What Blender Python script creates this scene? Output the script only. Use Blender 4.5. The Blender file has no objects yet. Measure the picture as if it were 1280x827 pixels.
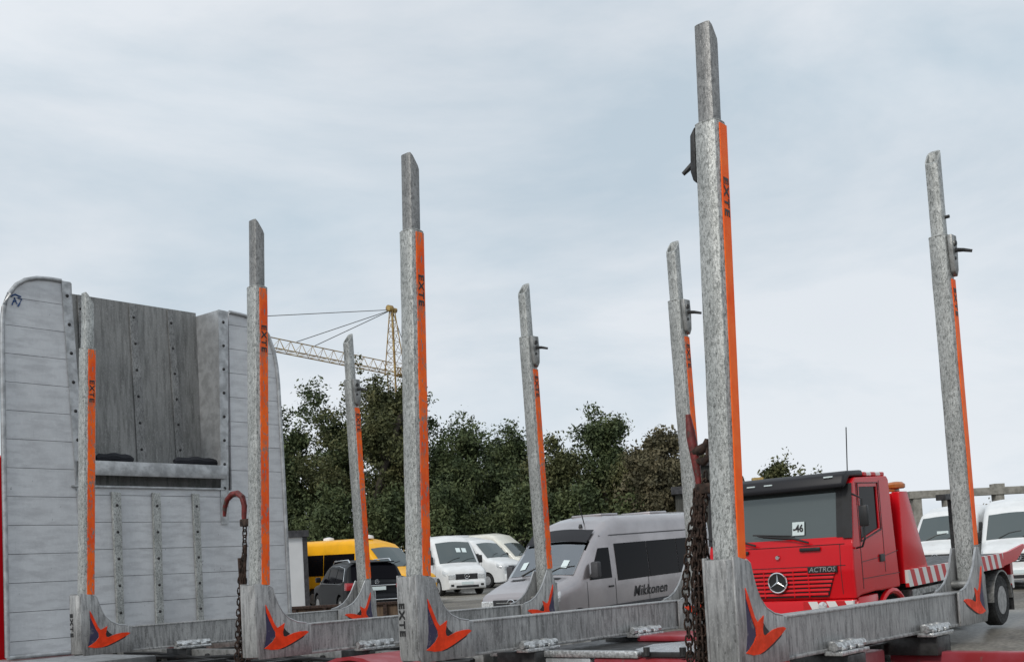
import bpy, bmesh, math, random
import numpy as np
from mathutils import Vector, Matrix
R = math.radians
random.seed(7); RNG = np.random.default_rng(7)
scene = bpy.context.scene
col = scene.collection

# ------------------------------------------------------------ camera
GZ = 1.45                                   # bunk underside above the yard
YAW, PITCH, ROLL, FPX, PY = .8393, .0529, -.0547, 1383.06, 640.7
CAM = Vector((-3.5116, -2.1187, .3916 + GZ))
Fv = Vector((math.sin(YAW)*math.cos(PITCH), math.cos(YAW)*math.cos(PITCH), math.sin(PITCH)))
Rv = Vector((math.cos(YAW), -math.sin(YAW), 0)); Uv = Rv.cross(Fv)
R2 = math.cos(ROLL)*Rv + math.sin(ROLL)*Uv; U2 = -math.sin(ROLL)*Rv + math.cos(ROLL)*Uv
cd = bpy.data.cameras.new('camera'); cam = bpy.data.objects.new('camera', cd); col.objects.link(cam)
M3 = Matrix((R2, U2, -Fv)).transposed()
cam.matrix_world = Matrix.Translation(CAM) @ M3.to_4x4()
cd.sensor_width = 36; cd.lens = FPX/1280*36; cd.shift_y = (PY-413.5)/1280
cd.clip_start = .1; cd.clip_end = 3000
scene.camera = cam
scene.render.resolution_x = 1024; scene.render.resolution_y = 661

# ------------------------------------------------------------ sky and sun
SUN_EL, SUN_AZ = R(40), R(262)
world = bpy.data.worlds.new('World'); scene.world = world; world.use_nodes = True
nt = world.node_tree; nt.nodes.clear()
def N(t, typ, **kw):
    n = t.nodes.new(typ)
    for k, v in kw.items(): setattr(n, k, v)
    return n
out = N(nt, 'ShaderNodeOutputWorld'); mixs = N(nt, 'ShaderNodeMixShader')
sky = N(nt, 'ShaderNodeTexSky', sky_type='NISHITA', sun_disc=False)
sky.sun_elevation = SUN_EL; sky.sun_rotation = SUN_AZ; sky.air_density = 1.2; sky.dust_density = 2.5
b1 = N(nt, 'ShaderNodeBackground'); b1.inputs[1].default_value = .05
nt.links.new(sky.outputs[0], b1.inputs[0])
tc = N(nt, 'ShaderNodeTexCoord'); mp = N(nt, 'ShaderNodeMapping'); mp.inputs['Scale'].default_value = (1.0, 1.3, 3.4)
mp.inputs['Rotation'].default_value = (.25, -.2, .6)
nt.links.new(tc.outputs['Generated'], mp.inputs[0])
n1 = N(nt, 'ShaderNodeTexNoise'); n1.inputs['Scale'].default_value = 1.7; n1.inputs['Detail'].default_value = 10; n1.inputs['Roughness'].default_value = .57
n1.inputs['Distortion'].default_value = .35
nt.links.new(mp.outputs[0], n1.inputs['Vector'])
r1 = N(nt, 'ShaderNodeValToRGB')
r1.color_ramp.elements[0].position = .36; r1.color_ramp.elements[0].color = (.50, .59, .665, 1)
r1.color_ramp.elements[1].position = .60; r1.color_ramp.elements[1].color = (.70, .74, .785, 1)
nt.links.new(n1.outputs[0], r1.inputs[0])
b2 = N(nt, 'ShaderNodeBackground'); b2.inputs[1].default_value = 1.0
nt.links.new(r1.outputs[0], b2.inputs[0])
n2 = N(nt, 'ShaderNodeTexNoise'); n2.inputs['Scale'].default_value = 1.1; n2.inputs['Detail'].default_value = 3
nt.links.new(mp.outputs[0], n2.inputs['Vector'])
r2 = N(nt, 'ShaderNodeValToRGB')
r2.color_ramp.elements[0].position = .35; r2.color_ramp.elements[0].color = (.86,)*3+(1,)
r2.color_ramp.elements[1].position = .6; r2.color_ramp.elements[1].color = (.97,)*3+(1,)
nt.links.new(n2.outputs[0], r2.inputs[0]); nt.links.new(r2.outputs[0], mixs.inputs[0])
nt.links.new(b1.outputs[0], mixs.inputs[1]); nt.links.new(b2.outputs[0], mixs.inputs[2])
nt.links.new(mixs.outputs[0], out.inputs[0])
sd = bpy.data.lights.new('sun', 'SUN'); sd.energy = 1.5; sd.angle = R(12); sd.color = (1, .96, .9)
sun = bpy.data.objects.new('sun', sd); col.objects.link(sun)
sun.rotation_euler = (R(90)-SUN_EL, 0, -SUN_AZ + math.pi)   # shining from the sun's side
vs = scene.view_settings
vs.view_transform = 'Standard'; vs.look = 'None'; vs.gamma = 1; vs.use_curve_mapping = False; vs.exposure = .22

# ------------------------------------------------------------ helpers
def tag(o, label=None, cat=None, group=None, kind=None):
    if label: o['label'] = label
    if cat: o['category'] = cat
    if group: o['group'] = group
    if kind: o['kind'] = kind
    return o
def empty(name, loc=(0,0,0), label=None, cat=None, group=None):
    o = bpy.data.objects.new(name, None); col.objects.link(o); o.location = loc; o.empty_display_size = .2
    return tag(o, label, cat, group)
class MB:
    def __init__(s): s.v = []; s.f = []
    def add(s, vs_, fs, m=None):
        n = len(s.v)
        s.v += [tuple(m @ Vector(p)) if m is not None else tuple(p) for p in vs_]
        s.f += [tuple(i+n for i in f) for f in fs]; return s
    def box(s, x0, x1, y0, y1, z0, z1, m=None, ch=0.0):
        if ch <= 0:
            v = [(x0,y0,z0),(x1,y0,z0),(x1,y1,z0),(x0,y1,z0),(x0,y0,z1),(x1,y0,z1),(x1,y1,z1),(x0,y1,z1)]
            return s.add(v, [(3,2,1,0),(4,5,6,7),(0,1,5,4),(1,2,6,5),(2,3,7,6),(3,0,4,7)], m)
        b = bmesh.new(); bmesh.ops.create_cube(b, size=1)
        for q in b.verts: q.co = Vector(((x0+x1)/2+q.co.x*(x1-x0), (y0+y1)/2+q.co.y*(y1-y0), (z0+z1)/2+q.co.z*(z1-z0)))
        bmesh.ops.bevel(b, geom=b.edges[:], offset=ch, segments=2, affect='EDGES', profile=.5)
        s.bm(b, m); return s
    def bm(s, b, m=None):
        b.verts.index_update()
        s.add([q.co.copy() for q in b.verts], [[q.index for q in f.verts] for f in b.faces], m); b.free(); return s
    def prism(s, poly, a0, a1, plane='xz', m=None, ch=0.0):
        n = len(poly)
        def mk(p, a): return {'xz': (p[0], a, p[1]), 'yz': (a, p[0], p[1]), 'xy': (p[0], p[1], a)}[plane]
        v = [mk(p, a0) for p in poly]+[mk(p, a1) for p in poly]
        f = [tuple(range(n)), tuple(range(2*n-1, n-1, -1))]+[(i, i+n, (i+1)%n+n, (i+1)%n) for i in range(n)]
        b = bmesh.new(); bv = [b.verts.new(q) for q in v]
        for q in f: b.faces.new([bv[i] for i in q])
        bmesh.ops.recalc_face_normals(b, faces=b.faces[:])
        if ch > 0: bmesh.ops.bevel(b, geom=b.edges[:], offset=ch, segments=2, affect='EDGES', profile=.5)
        return s.bm(b, m)
    def tube(s, pts, r, n=8, closed=False, m=None):
        pts = [Vector(p) for p in pts]; L = len(pts); rr = r if isinstance(r, (list, tuple)) else [r]*L
        vs_, fs = [], []
        up = Vector((.3, .1, 1)).normalized()
        for i, p in enumerate(pts):
            if closed: t = pts[(i+1)%L]-pts[i-1]
            else: t = pts[min(i+1, L-1)]-pts[max(i-1, 0)]
            t.normalize(); a = t.cross(up)
            if a.length < .15: a = t.cross(Vector((1, 0, 0)))
            a.normalize(); b = t.cross(a)
            for k in range(n):
                w = 2*math.pi*k/n; vs_.append(p+a*(rr[i]*math.cos(w))+b*(rr[i]*math.sin(w)))
        for i in range(L if closed else L-1):
            j = (i+1) % L
            for k in range(n): fs.append((i*n+k, i*n+(k+1)%n, j*n+(k+1)%n, j*n+k))
        if not closed: fs += [tuple(range(n-1, -1, -1)), tuple((L-1)*n+k for k in range(n))]
        return s.add(vs_, fs, m)
    def lathe(s, prof, axis='y', n=28, c=(0,0,0), m=None):
        # prof: list of (radius, along)
        vs_, fs = [], []
        for (r, a) in prof:
            for k in range(n):
                w = 2*math.pi*k/n; p, q = r*math.cos(w), r*math.sin(w)
                vs_.append({'y': (c[0]+p, c[1]+a, c[2]+q), 'z': (c[0]+p, c[1]+q, c[2]+a), 'x': (c[0]+a, c[1]+p, c[2]+q)}[axis])
        for i in range(len(prof)-1):
            for k in range(n): fs.append((i*n+k, (i+1)*n+k, (i+1)*n+(k+1)%n, i*n+(k+1)%n))
        fs.append(tuple(range(n))); fs.append(tuple((len(prof)-1)*n+k for k in range(n-1, -1, -1)))
        return s.add(vs_, fs, m)
    def build(s, name, mat, parent=None, smooth=False, recalc=False, auto=None):
        me = bpy.data.meshes.new(name); me.from_pydata(s.v, [], s.f); me.update()
        if recalc:
            b = bmesh.new(); b.from_mesh(me); bmesh.ops.recalc_face_normals(b, faces=b.faces[:]); b.to_mesh(me); b.free()
        if mat: me.materials.append(mat)
        if smooth or auto:
            me.polygons.foreach_set('use_smooth', [True]*len(me.polygons))
            if auto:
                try: me.set_sharp_from_angle(angle=R(auto))
                except Exception: pass
        o = bpy.data.objects.new(name, me); col.objects.link(o)
        if parent: o.parent = parent
        return o
def text(mb, body, size, m, bold=0.0, shear=0.0, ext=.0006, spacing=1.0, sx=1.0):
    c = bpy.data.curves.new('t', 'FONT'); c.body = body; c.size = size; c.align_x = 'CENTER'; c.align_y = 'CENTER'
    c.extrude = ext; c.offset = bold; c.shear = shear; c.space_character = spacing; c.resolution_u = 3
    o = bpy.data.objects.new('t', c); me = bpy.data.meshes.new_from_object(o)
    mm = m @ Matrix.Diagonal((sx, 1, 1, 1))
    mb.add([q.co.copy() for q in me.vertices], [tuple(p.vertices) for p in me.polygons], mm)
    bpy.data.objects.remove(o); bpy.data.curves.remove(c); bpy.data.meshes.remove(me)
def frame(o, ex, ey, ez=None):
    ex = Vector(ex).normalized(); ey = Vector(ey).normalized(); ez = ex.cross(ey)
    m = Matrix((ex, ey, ez)).transposed().to_4x4(); m.translation = Vector(o); return m
def copy_tree(o, parent=None):
    c = o.copy(); col.objects.link(c)
    if parent: c.parent = parent
    for ch in list(o.children): copy_tree(ch, c)
    return c
def ray(px, py):
    return (Fv + R2*((px-640)/FPX) + U2*(-(py-PY)/FPX))
def on_y(px, py, Y):                         # picture point -> real point on the cross plane y = Y
    d = ray(px, py); t = (Y-CAM.y)/d.y; return CAM + d*t
def on_x(px, py, X):
    d = ray(px, py); t = (X-CAM.x)/d.x; return CAM + d*t
Fh = Vector((math.sin(YAW), math.cos(YAW), 0)); Rh = Vector((math.cos(YAW), -math.sin(YAW), 0))
def gnd(dep):                                # the yard climbs gently away from the truck
    pts = [(-60, 0), (13, 0), (20, .05), (24, .33), (36, .66), (47, .95), (58, 1.2), (75, 1.3), (2500, 1.3)]
    for (a, za), (b, zb) in zip(pts, pts[1:]):
        if dep <= b: return za+(zb-za)*max(0, (dep-a)/(b-a))
    return 1.3
def ld(lat, dep, z=None):                    # metres to the right / away from where the photographer stands
    p = Vector((CAM.x, CAM.y, 0)) + Rh*lat + Fh*dep
    p.z = gnd(dep) if z is None else z; return p
def lat_of(px, dep): return (px-640)/FPX*dep

# ------------------------------------------------------------ materials
def mat(name, base, rough=.5, metal=0., var=.0, vscale=6., col2=None, stops=(.4, .6), bump=0., bscale=80., coat=0., stretch=(1,1,1),
        scratch=None, scr_col=None, scr_scale=30., spec=.5, dirt=None, dirt_col=(.1,.08,.06), trans=0., alpha=1.):
    m = bpy.data.materials.new(name); m.use_nodes = True; t = m.node_tree; bs = t.nodes['Principled BSDF']
    bs.inputs['Base Color'].default_value = (*base, 1); bs.inputs['Roughness'].default_value = rough; bs.inputs['Metallic'].default_value = metal
    bs.inputs['Specular IOR Level'].default_value = spec
    if coat: bs.inputs['Coat Weight'].default_value = coat; bs.inputs['Coat Roughness'].default_value = .08
    if alpha < 1: bs.inputs['Alpha'].default_value = alpha
    tcx = N(t, 'ShaderNodeTexCoord'); mpx = N(t, 'ShaderNodeMapping'); mpx.inputs['Scale'].default_value = stretch
    t.links.new(tcx.outputs['Object'], mpx.inputs[0])
    cur = None
    def noise(scale, detail=6, rgh=.6, src=mpx):
        n = N(t, 'ShaderNodeTexNoise'); n.inputs['Scale'].default_value = scale; n.inputs['Detail'].default_value = detail; n.inputs['Roughness'].default_value = rgh
        t.links.new(src.outputs[0], n.inputs['Vector']); return n
    def ramp(n, a, b, ca=(0,0,0), cb=(1,1,1)):
        r = N(t, 'ShaderNodeValToRGB'); e = r.color_ramp.elements; e[0].position = a; e[1].position = b; e[0].color = (*ca, 1); e[1].color = (*cb, 1)
        t.links.new(n.outputs[0], r.inputs[0]); return r
    def mixc(fac, a, b):
        x = N(t, 'ShaderNodeMix', data_type='RGBA'); t.links.new(fac.outputs[0], x.inputs[0])
        if isinstance(a, tuple): x.inputs[6].default_value = (*a, 1)
        else: t.links.new(a, x.inputs[6])
        if isinstance(b, tuple): x.inputs[7].default_value = (*b, 1)
        else: t.links.new(b, x.inputs[7])
        return x.outputs[2]
    if col2 or var:
        c2 = col2 or tuple(c*(1-var) for c in base)
        r = ramp(noise(vscale), stops[0], stops[1]); cur = mixc(r, base, c2)
        rr = N(t, 'ShaderNodeMapRange'); rr.inputs[3].default_value = rough*.85; rr.inputs[4].default_value = min(1, rough*1.2)
        t.links.new(r.outputs[0], rr.inputs[0]); t.links.new(rr.outputs[0], bs.inputs['Roughness'])
    if dirt:
        r = ramp(noise(dirt[0], 8, .65, tcx if False else mpx), dirt[1], dirt[1]+.12); cur = mixc(r, cur or base, dirt_col)
    if scratch:
        w = N(t, 'ShaderNodeMapping'); w.inputs['Scale'].default_value = scratch[1]; w.inputs['Rotation'].default_value = scratch[2] if len(scratch) > 2 else (0,0,0)
        t.links.new(tcx.outputs['Object'], w.inputs[0])
        r = ramp(noise(scr_scale, 3, .5, w), scratch[0], scratch[0]+.03); cur = mixc(r, cur or base, scr_col or (.1,.1,.1))
    if cur is not None: t.links.new(cur, bs.inputs['Base Color'])
    if bump:
        bp = N(t, 'ShaderNodeBump'); bp.inputs['Strength'].default_value = bump; bp.inputs['Distance'].default_value = .01
        t.links.new(noise(bscale, 5).outputs[0], bp.inputs['Height']); t.links.new(bp.outputs[0], bs.inputs['Normal'])
    return m
MT = {}
def worn(name, base, dark, rough, metal, streak, sc=9., fine=.35, spots=.68, stretch=.12, spot_col=(.09,.09,.085), scr=1.):
    """weathered aluminium: broad tone patches, fine lengthwise streaks, small pits"""
    m = bpy.data.materials.new(name); m.use_nodes = True; t = m.node_tree; bs = t.nodes['Principled BSDF']
    bs.inputs['Metallic'].default_value = metal*.7
    tc_ = N(t, 'ShaderNodeTexCoord')
    def noi(scale, st=(1,1,1), d=6, rg=.6, rot=(0,0,0)):
        mp_ = N(t, 'ShaderNodeMapping'); mp_.inputs['Scale'].default_value = st; mp_.inputs['Rotation'].default_value = rot; t.links.new(tc_.outputs['Object'], mp_.inputs[0])
        n = N(t, 'ShaderNodeTexNoise'); n.inputs['Scale'].default_value = scale; n.inputs['Detail'].default_value = d; n.inputs['Roughness'].default_value = rg
        t.links.new(mp_.outputs[0], n.inputs['Vector']); return n
    def rmp(n, a, b):
        q = N(t, 'ShaderNodeMapRange'); q.inputs[1].default_value = a; q.inputs[2].default_value = b; t.links.new(n.outputs[0], q.inputs[0]); return q
    def mx(fac, a, b, k=1.0):
        x = N(t, 'ShaderNodeMix', data_type='RGBA')
        f = N(t, 'ShaderNodeMath', operation='MULTIPLY'); f.inputs[1].default_value = k; t.links.new(fac.outputs[0], f.inputs[0]); t.links.new(f.outputs[0], x.inputs[0])
        for sock, v in ((6, a), (7, b)):
            if isinstance(v, tuple): x.inputs[sock].default_value = (*v, 1)
            else: t.links.new(v, x.inputs[sock])
        return x.outputs[2]
    lo = tuple((a+b)/2 for a, b in zip(base, dark))
    c = mx(rmp(noi(sc, (1,1,.5)), .38, .66), base, lo)
    c = mx(rmp(noi(sc*9, (1,1,stretch) if streak == 'z' else (stretch,1,1)), .44, .66), c, dark, .85)
    c = mx(rmp(noi(sc*22, (1,1,.6), 3), .52, .70), c, tuple(min(.85, v*1.45) for v in base), fine)
    c = mx(rmp(noi(sc*10, (1,1,.5), 4, .7), spots, spots+.04), c, spot_col, .75)
    c = mx(rmp(noi(sc*2.6, (9,9,.6), 2, .5, (.0,.9,.3)), .70, .715), c, spot_col, .5*scr)
    c = mx(rmp(noi(sc*3.1, (8,8,.5), 2, .5, (.1,-.8,-.2)), .69, .71), c, tuple(min(.85, v*1.5) for v in base), .45*scr)
    t.links.new(c, bs.inputs['Base Color'])
    rr = N(t, 'ShaderNodeMapRange'); rr.inputs[3].default_value = rough-.1; rr.inputs[4].default_value = rough+.15; t.links.new(noi(sc*4, (1,1,.4)).outputs[0], rr.inputs[0]); t.links.new(rr.outputs[0], bs.inputs['Roughness'])
    bp = N(t, 'ShaderNodeBump'); bp.inputs['Strength'].default_value = .35; bp.inputs['Distance'].default_value = .006
    t.links.new(noi(sc*9, (1,1,.35)).outputs[0], bp.inputs['Height']); t.links.new(bp.outputs[0], bs.inputs['Normal'])
    return m
MT['alu'] = worn('alu', (.47,.48,.465), (.085,.09,.085), .42, .6, 'z', sc=12, spots=.60, fine=.8, stretch=.45)
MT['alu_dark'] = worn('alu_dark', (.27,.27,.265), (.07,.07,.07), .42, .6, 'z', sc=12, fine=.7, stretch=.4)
MT['cast'] = worn('cast', (.50,.505,.49), (.2,.2,.195), .55, .35, 'z', sc=7)
MT['beam'] = worn('beam', (.41,.41,.405), (.12,.12,.12), .46, .5, 'z', sc=6, spots=.64, stretch=.15, fine=.3)
MT['plank'] = worn('plank', (.60,.61,.625), (.44,.445,.46), .5, .2, 'x', sc=2.6, fine=.12, spots=.70, stretch=.25, spot_col=(.08,.08,.09), scr=.12)
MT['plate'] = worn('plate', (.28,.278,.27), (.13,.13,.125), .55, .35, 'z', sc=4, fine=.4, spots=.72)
MT['trim'] = mat('trim', (.45,.46,.47), .42, .5, var=.35, vscale=12, bump=.15)
MT['orange'] = mat('orange', (1,.155,.008), .5, 0, col2=(.95,.10,.008), vscale=9, stops=(.4,.7), spec=.2, dirt=(16,.70), dirt_col=(.45,.08,.02))
MT['orange_worn'] = mat('orange_worn', (.95,.15,.012), .55, 0, spec=.2, col2=(.75,.075,.014), vscale=13, stops=(.38,.66), dirt=(22,.54), dirt_col=(.30,.17,.12),
    scratch=(.6,(4,4,1)), scr_col=(.22,.2,.19), scr_scale=30, stretch=(1,1,.5))
MT['badge'] = mat('badge', (.95,.06,.012), .45, 0, var=.3, vscale=14, spec=.2, dirt=(30,.64), dirt_col=(.2,.12,.1))
MT['navy'] = mat('navy', (.03,.025,.07), .5, 0, dirt=(28,.55), dirt_col=(.16,.15,.16))
MT['black'] = mat('black', (.015,.015,.016), .5, 0, var=.3)
MT['rubber'] = mat('rubber', (.022,.022,.022), .8, 0, var=.4, vscale=20, bump=.3)
MT['rust'] = mat('rust', (.05,.026,.017), .8, .2, col2=(.014,.010,.008), vscale=45, stops=(.4,.65), bump=.4, bscale=200)
MT['rustwall'] = mat('rustwall', (.13,.085,.05), .85, 0, col2=(.05,.032,.022), vscale=3, stops=(.4,.62), bump=.3, bscale=30, stretch=(3,3,.6))
MT['redhook'] = mat('redhook', (.17,.014,.012), .55, 0, col2=(.08,.010,.008), vscale=30, scratch=(.62,(1,1,1)), scr_col=(.06,.04,.03), bump=.2)
MT['red'] = mat('red', (.60,.006,.012), .20, 0, col2=(.50,.006,.012), vscale=1.2, coat=0., spec=.38, stops=(.3,.8))
MT['redframe'] = mat('redframe', (.30,.045,.06), .4, 0, col2=(.26,.015,.02), vscale=5, dirt=(9,.6), dirt_col=(.14,.1,.09))
MT['white'] = mat('white', (.74,.75,.75), .35, 0, var=.1, vscale=2, coat=.1, spec=.35, dirt=(2.5,.60), dirt_col=(.56,.55,.52))
MT['cream'] = mat('cream', (.68,.67,.60), .35, 0, var=.1, vscale=2, coat=.2)
MT['silver'] = mat('silver', (.42,.39,.395), .34, .7, var=.12, vscale=1.2, coat=.6)
MT['yellow'] = mat('yellow', (.86,.42,.008), .35, 0, var=.1, vscale=2, spec=.3)
MT['blackpaint'] = mat('blackpaint', (.010,.011,.013), .35, 0, spec=.15)
MT['greyplastic'] = mat('greyplastic', (.06,.06,.065), .6, 0, var=.2)
MT['visor'] = mat('visor', (.018,.018,.021), .45, 0, spec=.25)
def glassmat(name, tint, rough=.04):
    m = bpy.data.materials.new(name); m.use_nodes = True; t = m.node_tree; t.nodes.clear()
    o_ = N(t, 'ShaderNodeOutputMaterial'); mx = N(t, 'ShaderNodeMixShader'); gl = N(t, 'ShaderNodeBsdfGlossy'); tr = N(t, 'ShaderNodeBsdfTransparent')
    fr = N(t, 'ShaderNodeFresnel'); fr.inputs[0].default_value = 2.0; gl.inputs['Roughness'].default_value = rough; gl.inputs[0].default_value = (.9,.95,1,1)
    tr.inputs[0].default_value = (*tint, 1)
    ad_ = N(t, 'ShaderNodeMath', operation='ADD'); ad_.inputs[1].default_value = .16; t.links.new(fr.outputs[0], ad_.inputs[0]); t.links.new(ad_.outputs[0], mx.inputs[0]); t.links.new(tr.outputs[0], mx.inputs[1]); t.links.new(gl.outputs[0], mx.inputs[2]); t.links.new(mx.outputs[0], o_.inputs[0])
    return m
MT['glass'] = mat('dark_glass', (.105,.125,.125), .04, .5, spec=.8, bump=.06, bscale=1.6)
MT['glass_side'] = mat('tinted_glass', (.003,.003,.005), .08, 0, spec=.08)
MT['clear'] = glassmat('clear_glass', (.80,.86,.85))
MT['lamp'] = mat('lamp_glass', (.75,.77,.78), .15, .3, var=.4, vscale=30)
MT['chrome'] = mat('chrome', (.75,.76,.77), .18, 1.)
MT['taillight'] = mat('taillight', (.35,.01,.015), .2, 0, coat=.5)
MT['amber'] = mat('amber', (.42,.13,.03), .25, 0, var=.2, vscale=20)
MT['paper'] = mat('paper', (.62,.70,.70), .6)
MT['steel'] = mat('steel', (.32,.32,.31), .45, .6, var=.5, vscale=14, bump=.2)
MT['steel_dark'] = mat('steel_dark', (.05,.05,.05), .5, .4, var=.5, vscale=14, bump=.2)
MT['bright'] = mat('bright', (.62,.63,.63), .33, .7, var=.5, vscale=60, bump=.3)
MT['rim'] = mat('rim', (.42,.42,.42), .4, .6, var=.3, vscale=9)
MT['concrete'] = mat('concrete', (.30,.285,.25), .85, 0, var=.35, vscale=3, bump=.3)
MT['darkroof'] = mat('darkroof', (.05,.05,.055), .8, 0, var=.3)
MT['board'] = mat('board', (.07,.07,.062), .9, 0, var=.5, vscale=4, stretch=(6,6,.4))
MT['wall'] = mat('wall', (.62,.63,.64), .6, 0, var=.08, vscale=1)
MT['bark'] = mat('bark', (.055,.045,.035), .9, 0, var=.4, vscale=5, bump=.5)
MT['crane'] = mat('crane', (.42,.29,.09), .6, 0, col2=(.22,.13,.05), vscale=2.0)
MT['cable'] = mat('cable', (.12,.12,.12), .6)
MT['cushion'] = mat('cushion', (.012,.013,.018), .85, 0, bump=.5, bscale=40)
MT['dash'] = mat('dash', (.05,.05,.05), .7)
MT['seatfabric'] = mat('seatfabric', (.16,.16,.17), .8)
# checker plate
m = MT['checker'] = mat('checker', (.62,.64,.65), .3, .7, var=.5, vscale=25); 
t = m.node_tree; bs = t.nodes['Principled BSDF']; vor = N(t, 'ShaderNodeTexVoronoi'); vor.inputs['Scale'].default_value = 45
tcx = N(t, 'ShaderNodeTexCoord'); t.links.new(tcx.outputs['Object'], vor.inputs['Vector']); bp = N(t, 'ShaderNodeBump'); bp.inputs['Strength'].default_value = .8; bp.inputs['Distance'].default_value = .004
t.links.new(vor.outputs['Distance'], bp.inputs['Height']); t.links.new(bp.outputs[0], bs.inputs['Normal'])
# red/white reflective stripes (real printed tape)
def stripes(name, a, b, freq, slant, axis=0, zax=2):
    m = mat(name, a, .4); t = m.node_tree; bs = t.nodes['Principled BSDF']
    tc_ = N(t, 'ShaderNodeTexCoord'); sp = N(t, 'ShaderNodeSeparateXYZ'); t.links.new(tc_.outputs['Object'], sp.inputs[0])
    mu = N(t, 'ShaderNodeMath', operation='MULTIPLY'); mu.inputs[1].default_value = slant; t.links.new(sp.outputs[zax], mu.inputs[0])
    ad = N(t, 'ShaderNodeMath', operation='ADD'); t.links.new(sp.outputs[axis], ad.inputs[0]); t.links.new(mu.outputs[0], ad.inputs[1])
    m2 = N(t, 'ShaderNodeMath', operation='MULTIPLY'); m2.inputs[1].default_value = freq; t.links.new(ad.outputs[0], m2.inputs[0])
    fr = N(t, 'ShaderNodeMath', operation='FRACT'); t.links.new(m2.outputs[0], fr.inputs[0])
    gt = N(t, 'ShaderNodeMath', operation='GREATER_THAN'); gt.inputs[1].default_value = .5; t.links.new(fr.outputs[0], gt.inputs[0])
    mx = N(t, 'ShaderNodeMix', data_type='RGBA'); mx.inputs[6].default_value = (*a, 1); mx.inputs[7].default_value = (*b, 1)
    t.links.new(gt.outputs[0], mx.inputs[0]); t.links.new(mx.outputs[2], bs.inputs['Base Color']); return m
MT['tape_x'] = stripes('tape_side', (.5,.012,.015), (.68,.68,.66), 2.7, -.45)
MT['tape_y'] = stripes('tape_front', (.5,.012,.015), (.68,.68,.66), 3.4, .5, axis=1)
# foliage
def leafmat(name, c1, c2, c3):
    m = bpy.data.materials.new(name); m.use_nodes = True; t = m.node_tree; bs = t.nodes['Principled BSDF']
    tc_ = N(t, 'ShaderNodeTexCoord'); n = N(t, 'ShaderNodeTexNoise'); n.inputs['Scale'].default_value = .9; n.inputs['Detail'].default_value = 6
    t.links.new(tc_.outputs['Object'], n.inputs['Vector'])
    r = N(t, 'ShaderNodeValToRGB'); e = r.color_ramp.elements; e[0].position = .36; e[0].color = (*c1, 1); e[1].position = .64; e[1].color = (*c2, 1)
    k = e.new(.5); k.color = (*c3, 1)
    t.links.new(n.outputs[0], r.inputs[0]); t.links.new(r.outputs[0], bs.inputs['Base Color']); bs.inputs['Roughness'].default_value = .65
    bs.inputs['Specular IOR Level'].default_value = .25
    return m
MT['leaf_dark'] = leafmat('leaf_dark', (.042,.060,.028), (.10,.12,.05), (.068,.09,.038))
MT['leaf_olive'] = leafmat('leaf_olive', (.05,.058,.025), (.12,.118,.05), (.08,.088,.036))
MT['leaf_autumn'] = leafmat('leaf_autumn', (.07,.065,.04), (.14,.12,.07), (.10,.09,.05))
# ground
def groundmat():
    m = bpy.data.materials.new('yard_ground'); m.use_nodes = True; t = m.node_tree; bs = t.nodes['Principled BSDF']
    tc_ = N(t, 'ShaderNodeTexCoord')
    def noi(s, d=8):
        n = N(t, 'ShaderNodeTexNoise'); n.inputs['Scale'].default_value = s; n.inputs['Detail'].default_value = d; t.links.new(tc_.outputs['Object'], n.inputs['Vector']); return n
    r = N(t, 'ShaderNodeValToRGB'); e = r.color_ramp.elements; e[0].position = .38; e[0].color = (.13,.12,.105,1); e[1].position = .62; e[1].color = (.27,.25,.215,1)
    t.links.new(noi(.35, 12).outputs[0], r.inputs[0]); 
    r2_ = N(t, 'ShaderNodeValToRGB'); e = r2_.color_ramp.elements; e[0].position = .35; e[0].color = (.55,.55,.55,1); e[1].position = .7; e[1].color = (1.2,1.2,1.2,1)
    t.links.new(noi(14, 6).outputs[0], r2_.inputs[0])
    mx = N(t, 'ShaderNodeMix', data_type='RGBA', blend_type='MULTIPLY'); mx.inputs[0].default_value = 1
    t.links.new(r.outputs[0], mx.inputs[6]); t.links.new(r2_.outputs[0], mx.inputs[7]); t.links.new(mx.outputs[2], bs.inputs['Base Color'])
    rr = N(t, 'ShaderNodeMapRange'); rr.inputs[1].default_value = .42; rr.inputs[2].default_value = .5; rr.inputs[3].default_value = .35; rr.inputs[4].default_value = .9
    t.links.new(noi(.22, 4).outputs[0], rr.inputs[0]); t.links.new(rr.outputs[0], bs.inputs['Roughness'])
    bp = N(t, 'ShaderNodeBump'); bp.inputs['Strength'].default_value = .5; bp.inputs['Distance'].default_value = .03
    t.links.new(noi(9, 8).outputs[0], bp.inputs['Height']); t.links.new(bp.outputs[0], bs.inputs['Normal'])
    return m
MT['ground'] = groundmat()

# ------------------------------------------------------------ ground
g = MB(); deps = [-60,-20,0,8,13,16,20,24,30,36,42,47,52,58,66,75,110,200,600,2500]; lats = [-2500,-600,-150,-60,-30,-15,-8,0,8,15,30,60,150,600,2500]
idx = {}
for i, d in enumerate(deps):
    for j, l in enumerate(lats): idx[i, j] = len(g.v); g.v.append(tuple(ld(l, d)))
for i in range(len(deps)-1):
    for j in range(len(lats)-1): g.f.append((idx[i,j], idx[i,j+1], idx[i+1,j+1], idx[i+1,j]))
tag(g.build('ground', MT['ground'], smooth=True), kind='structure')

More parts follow.
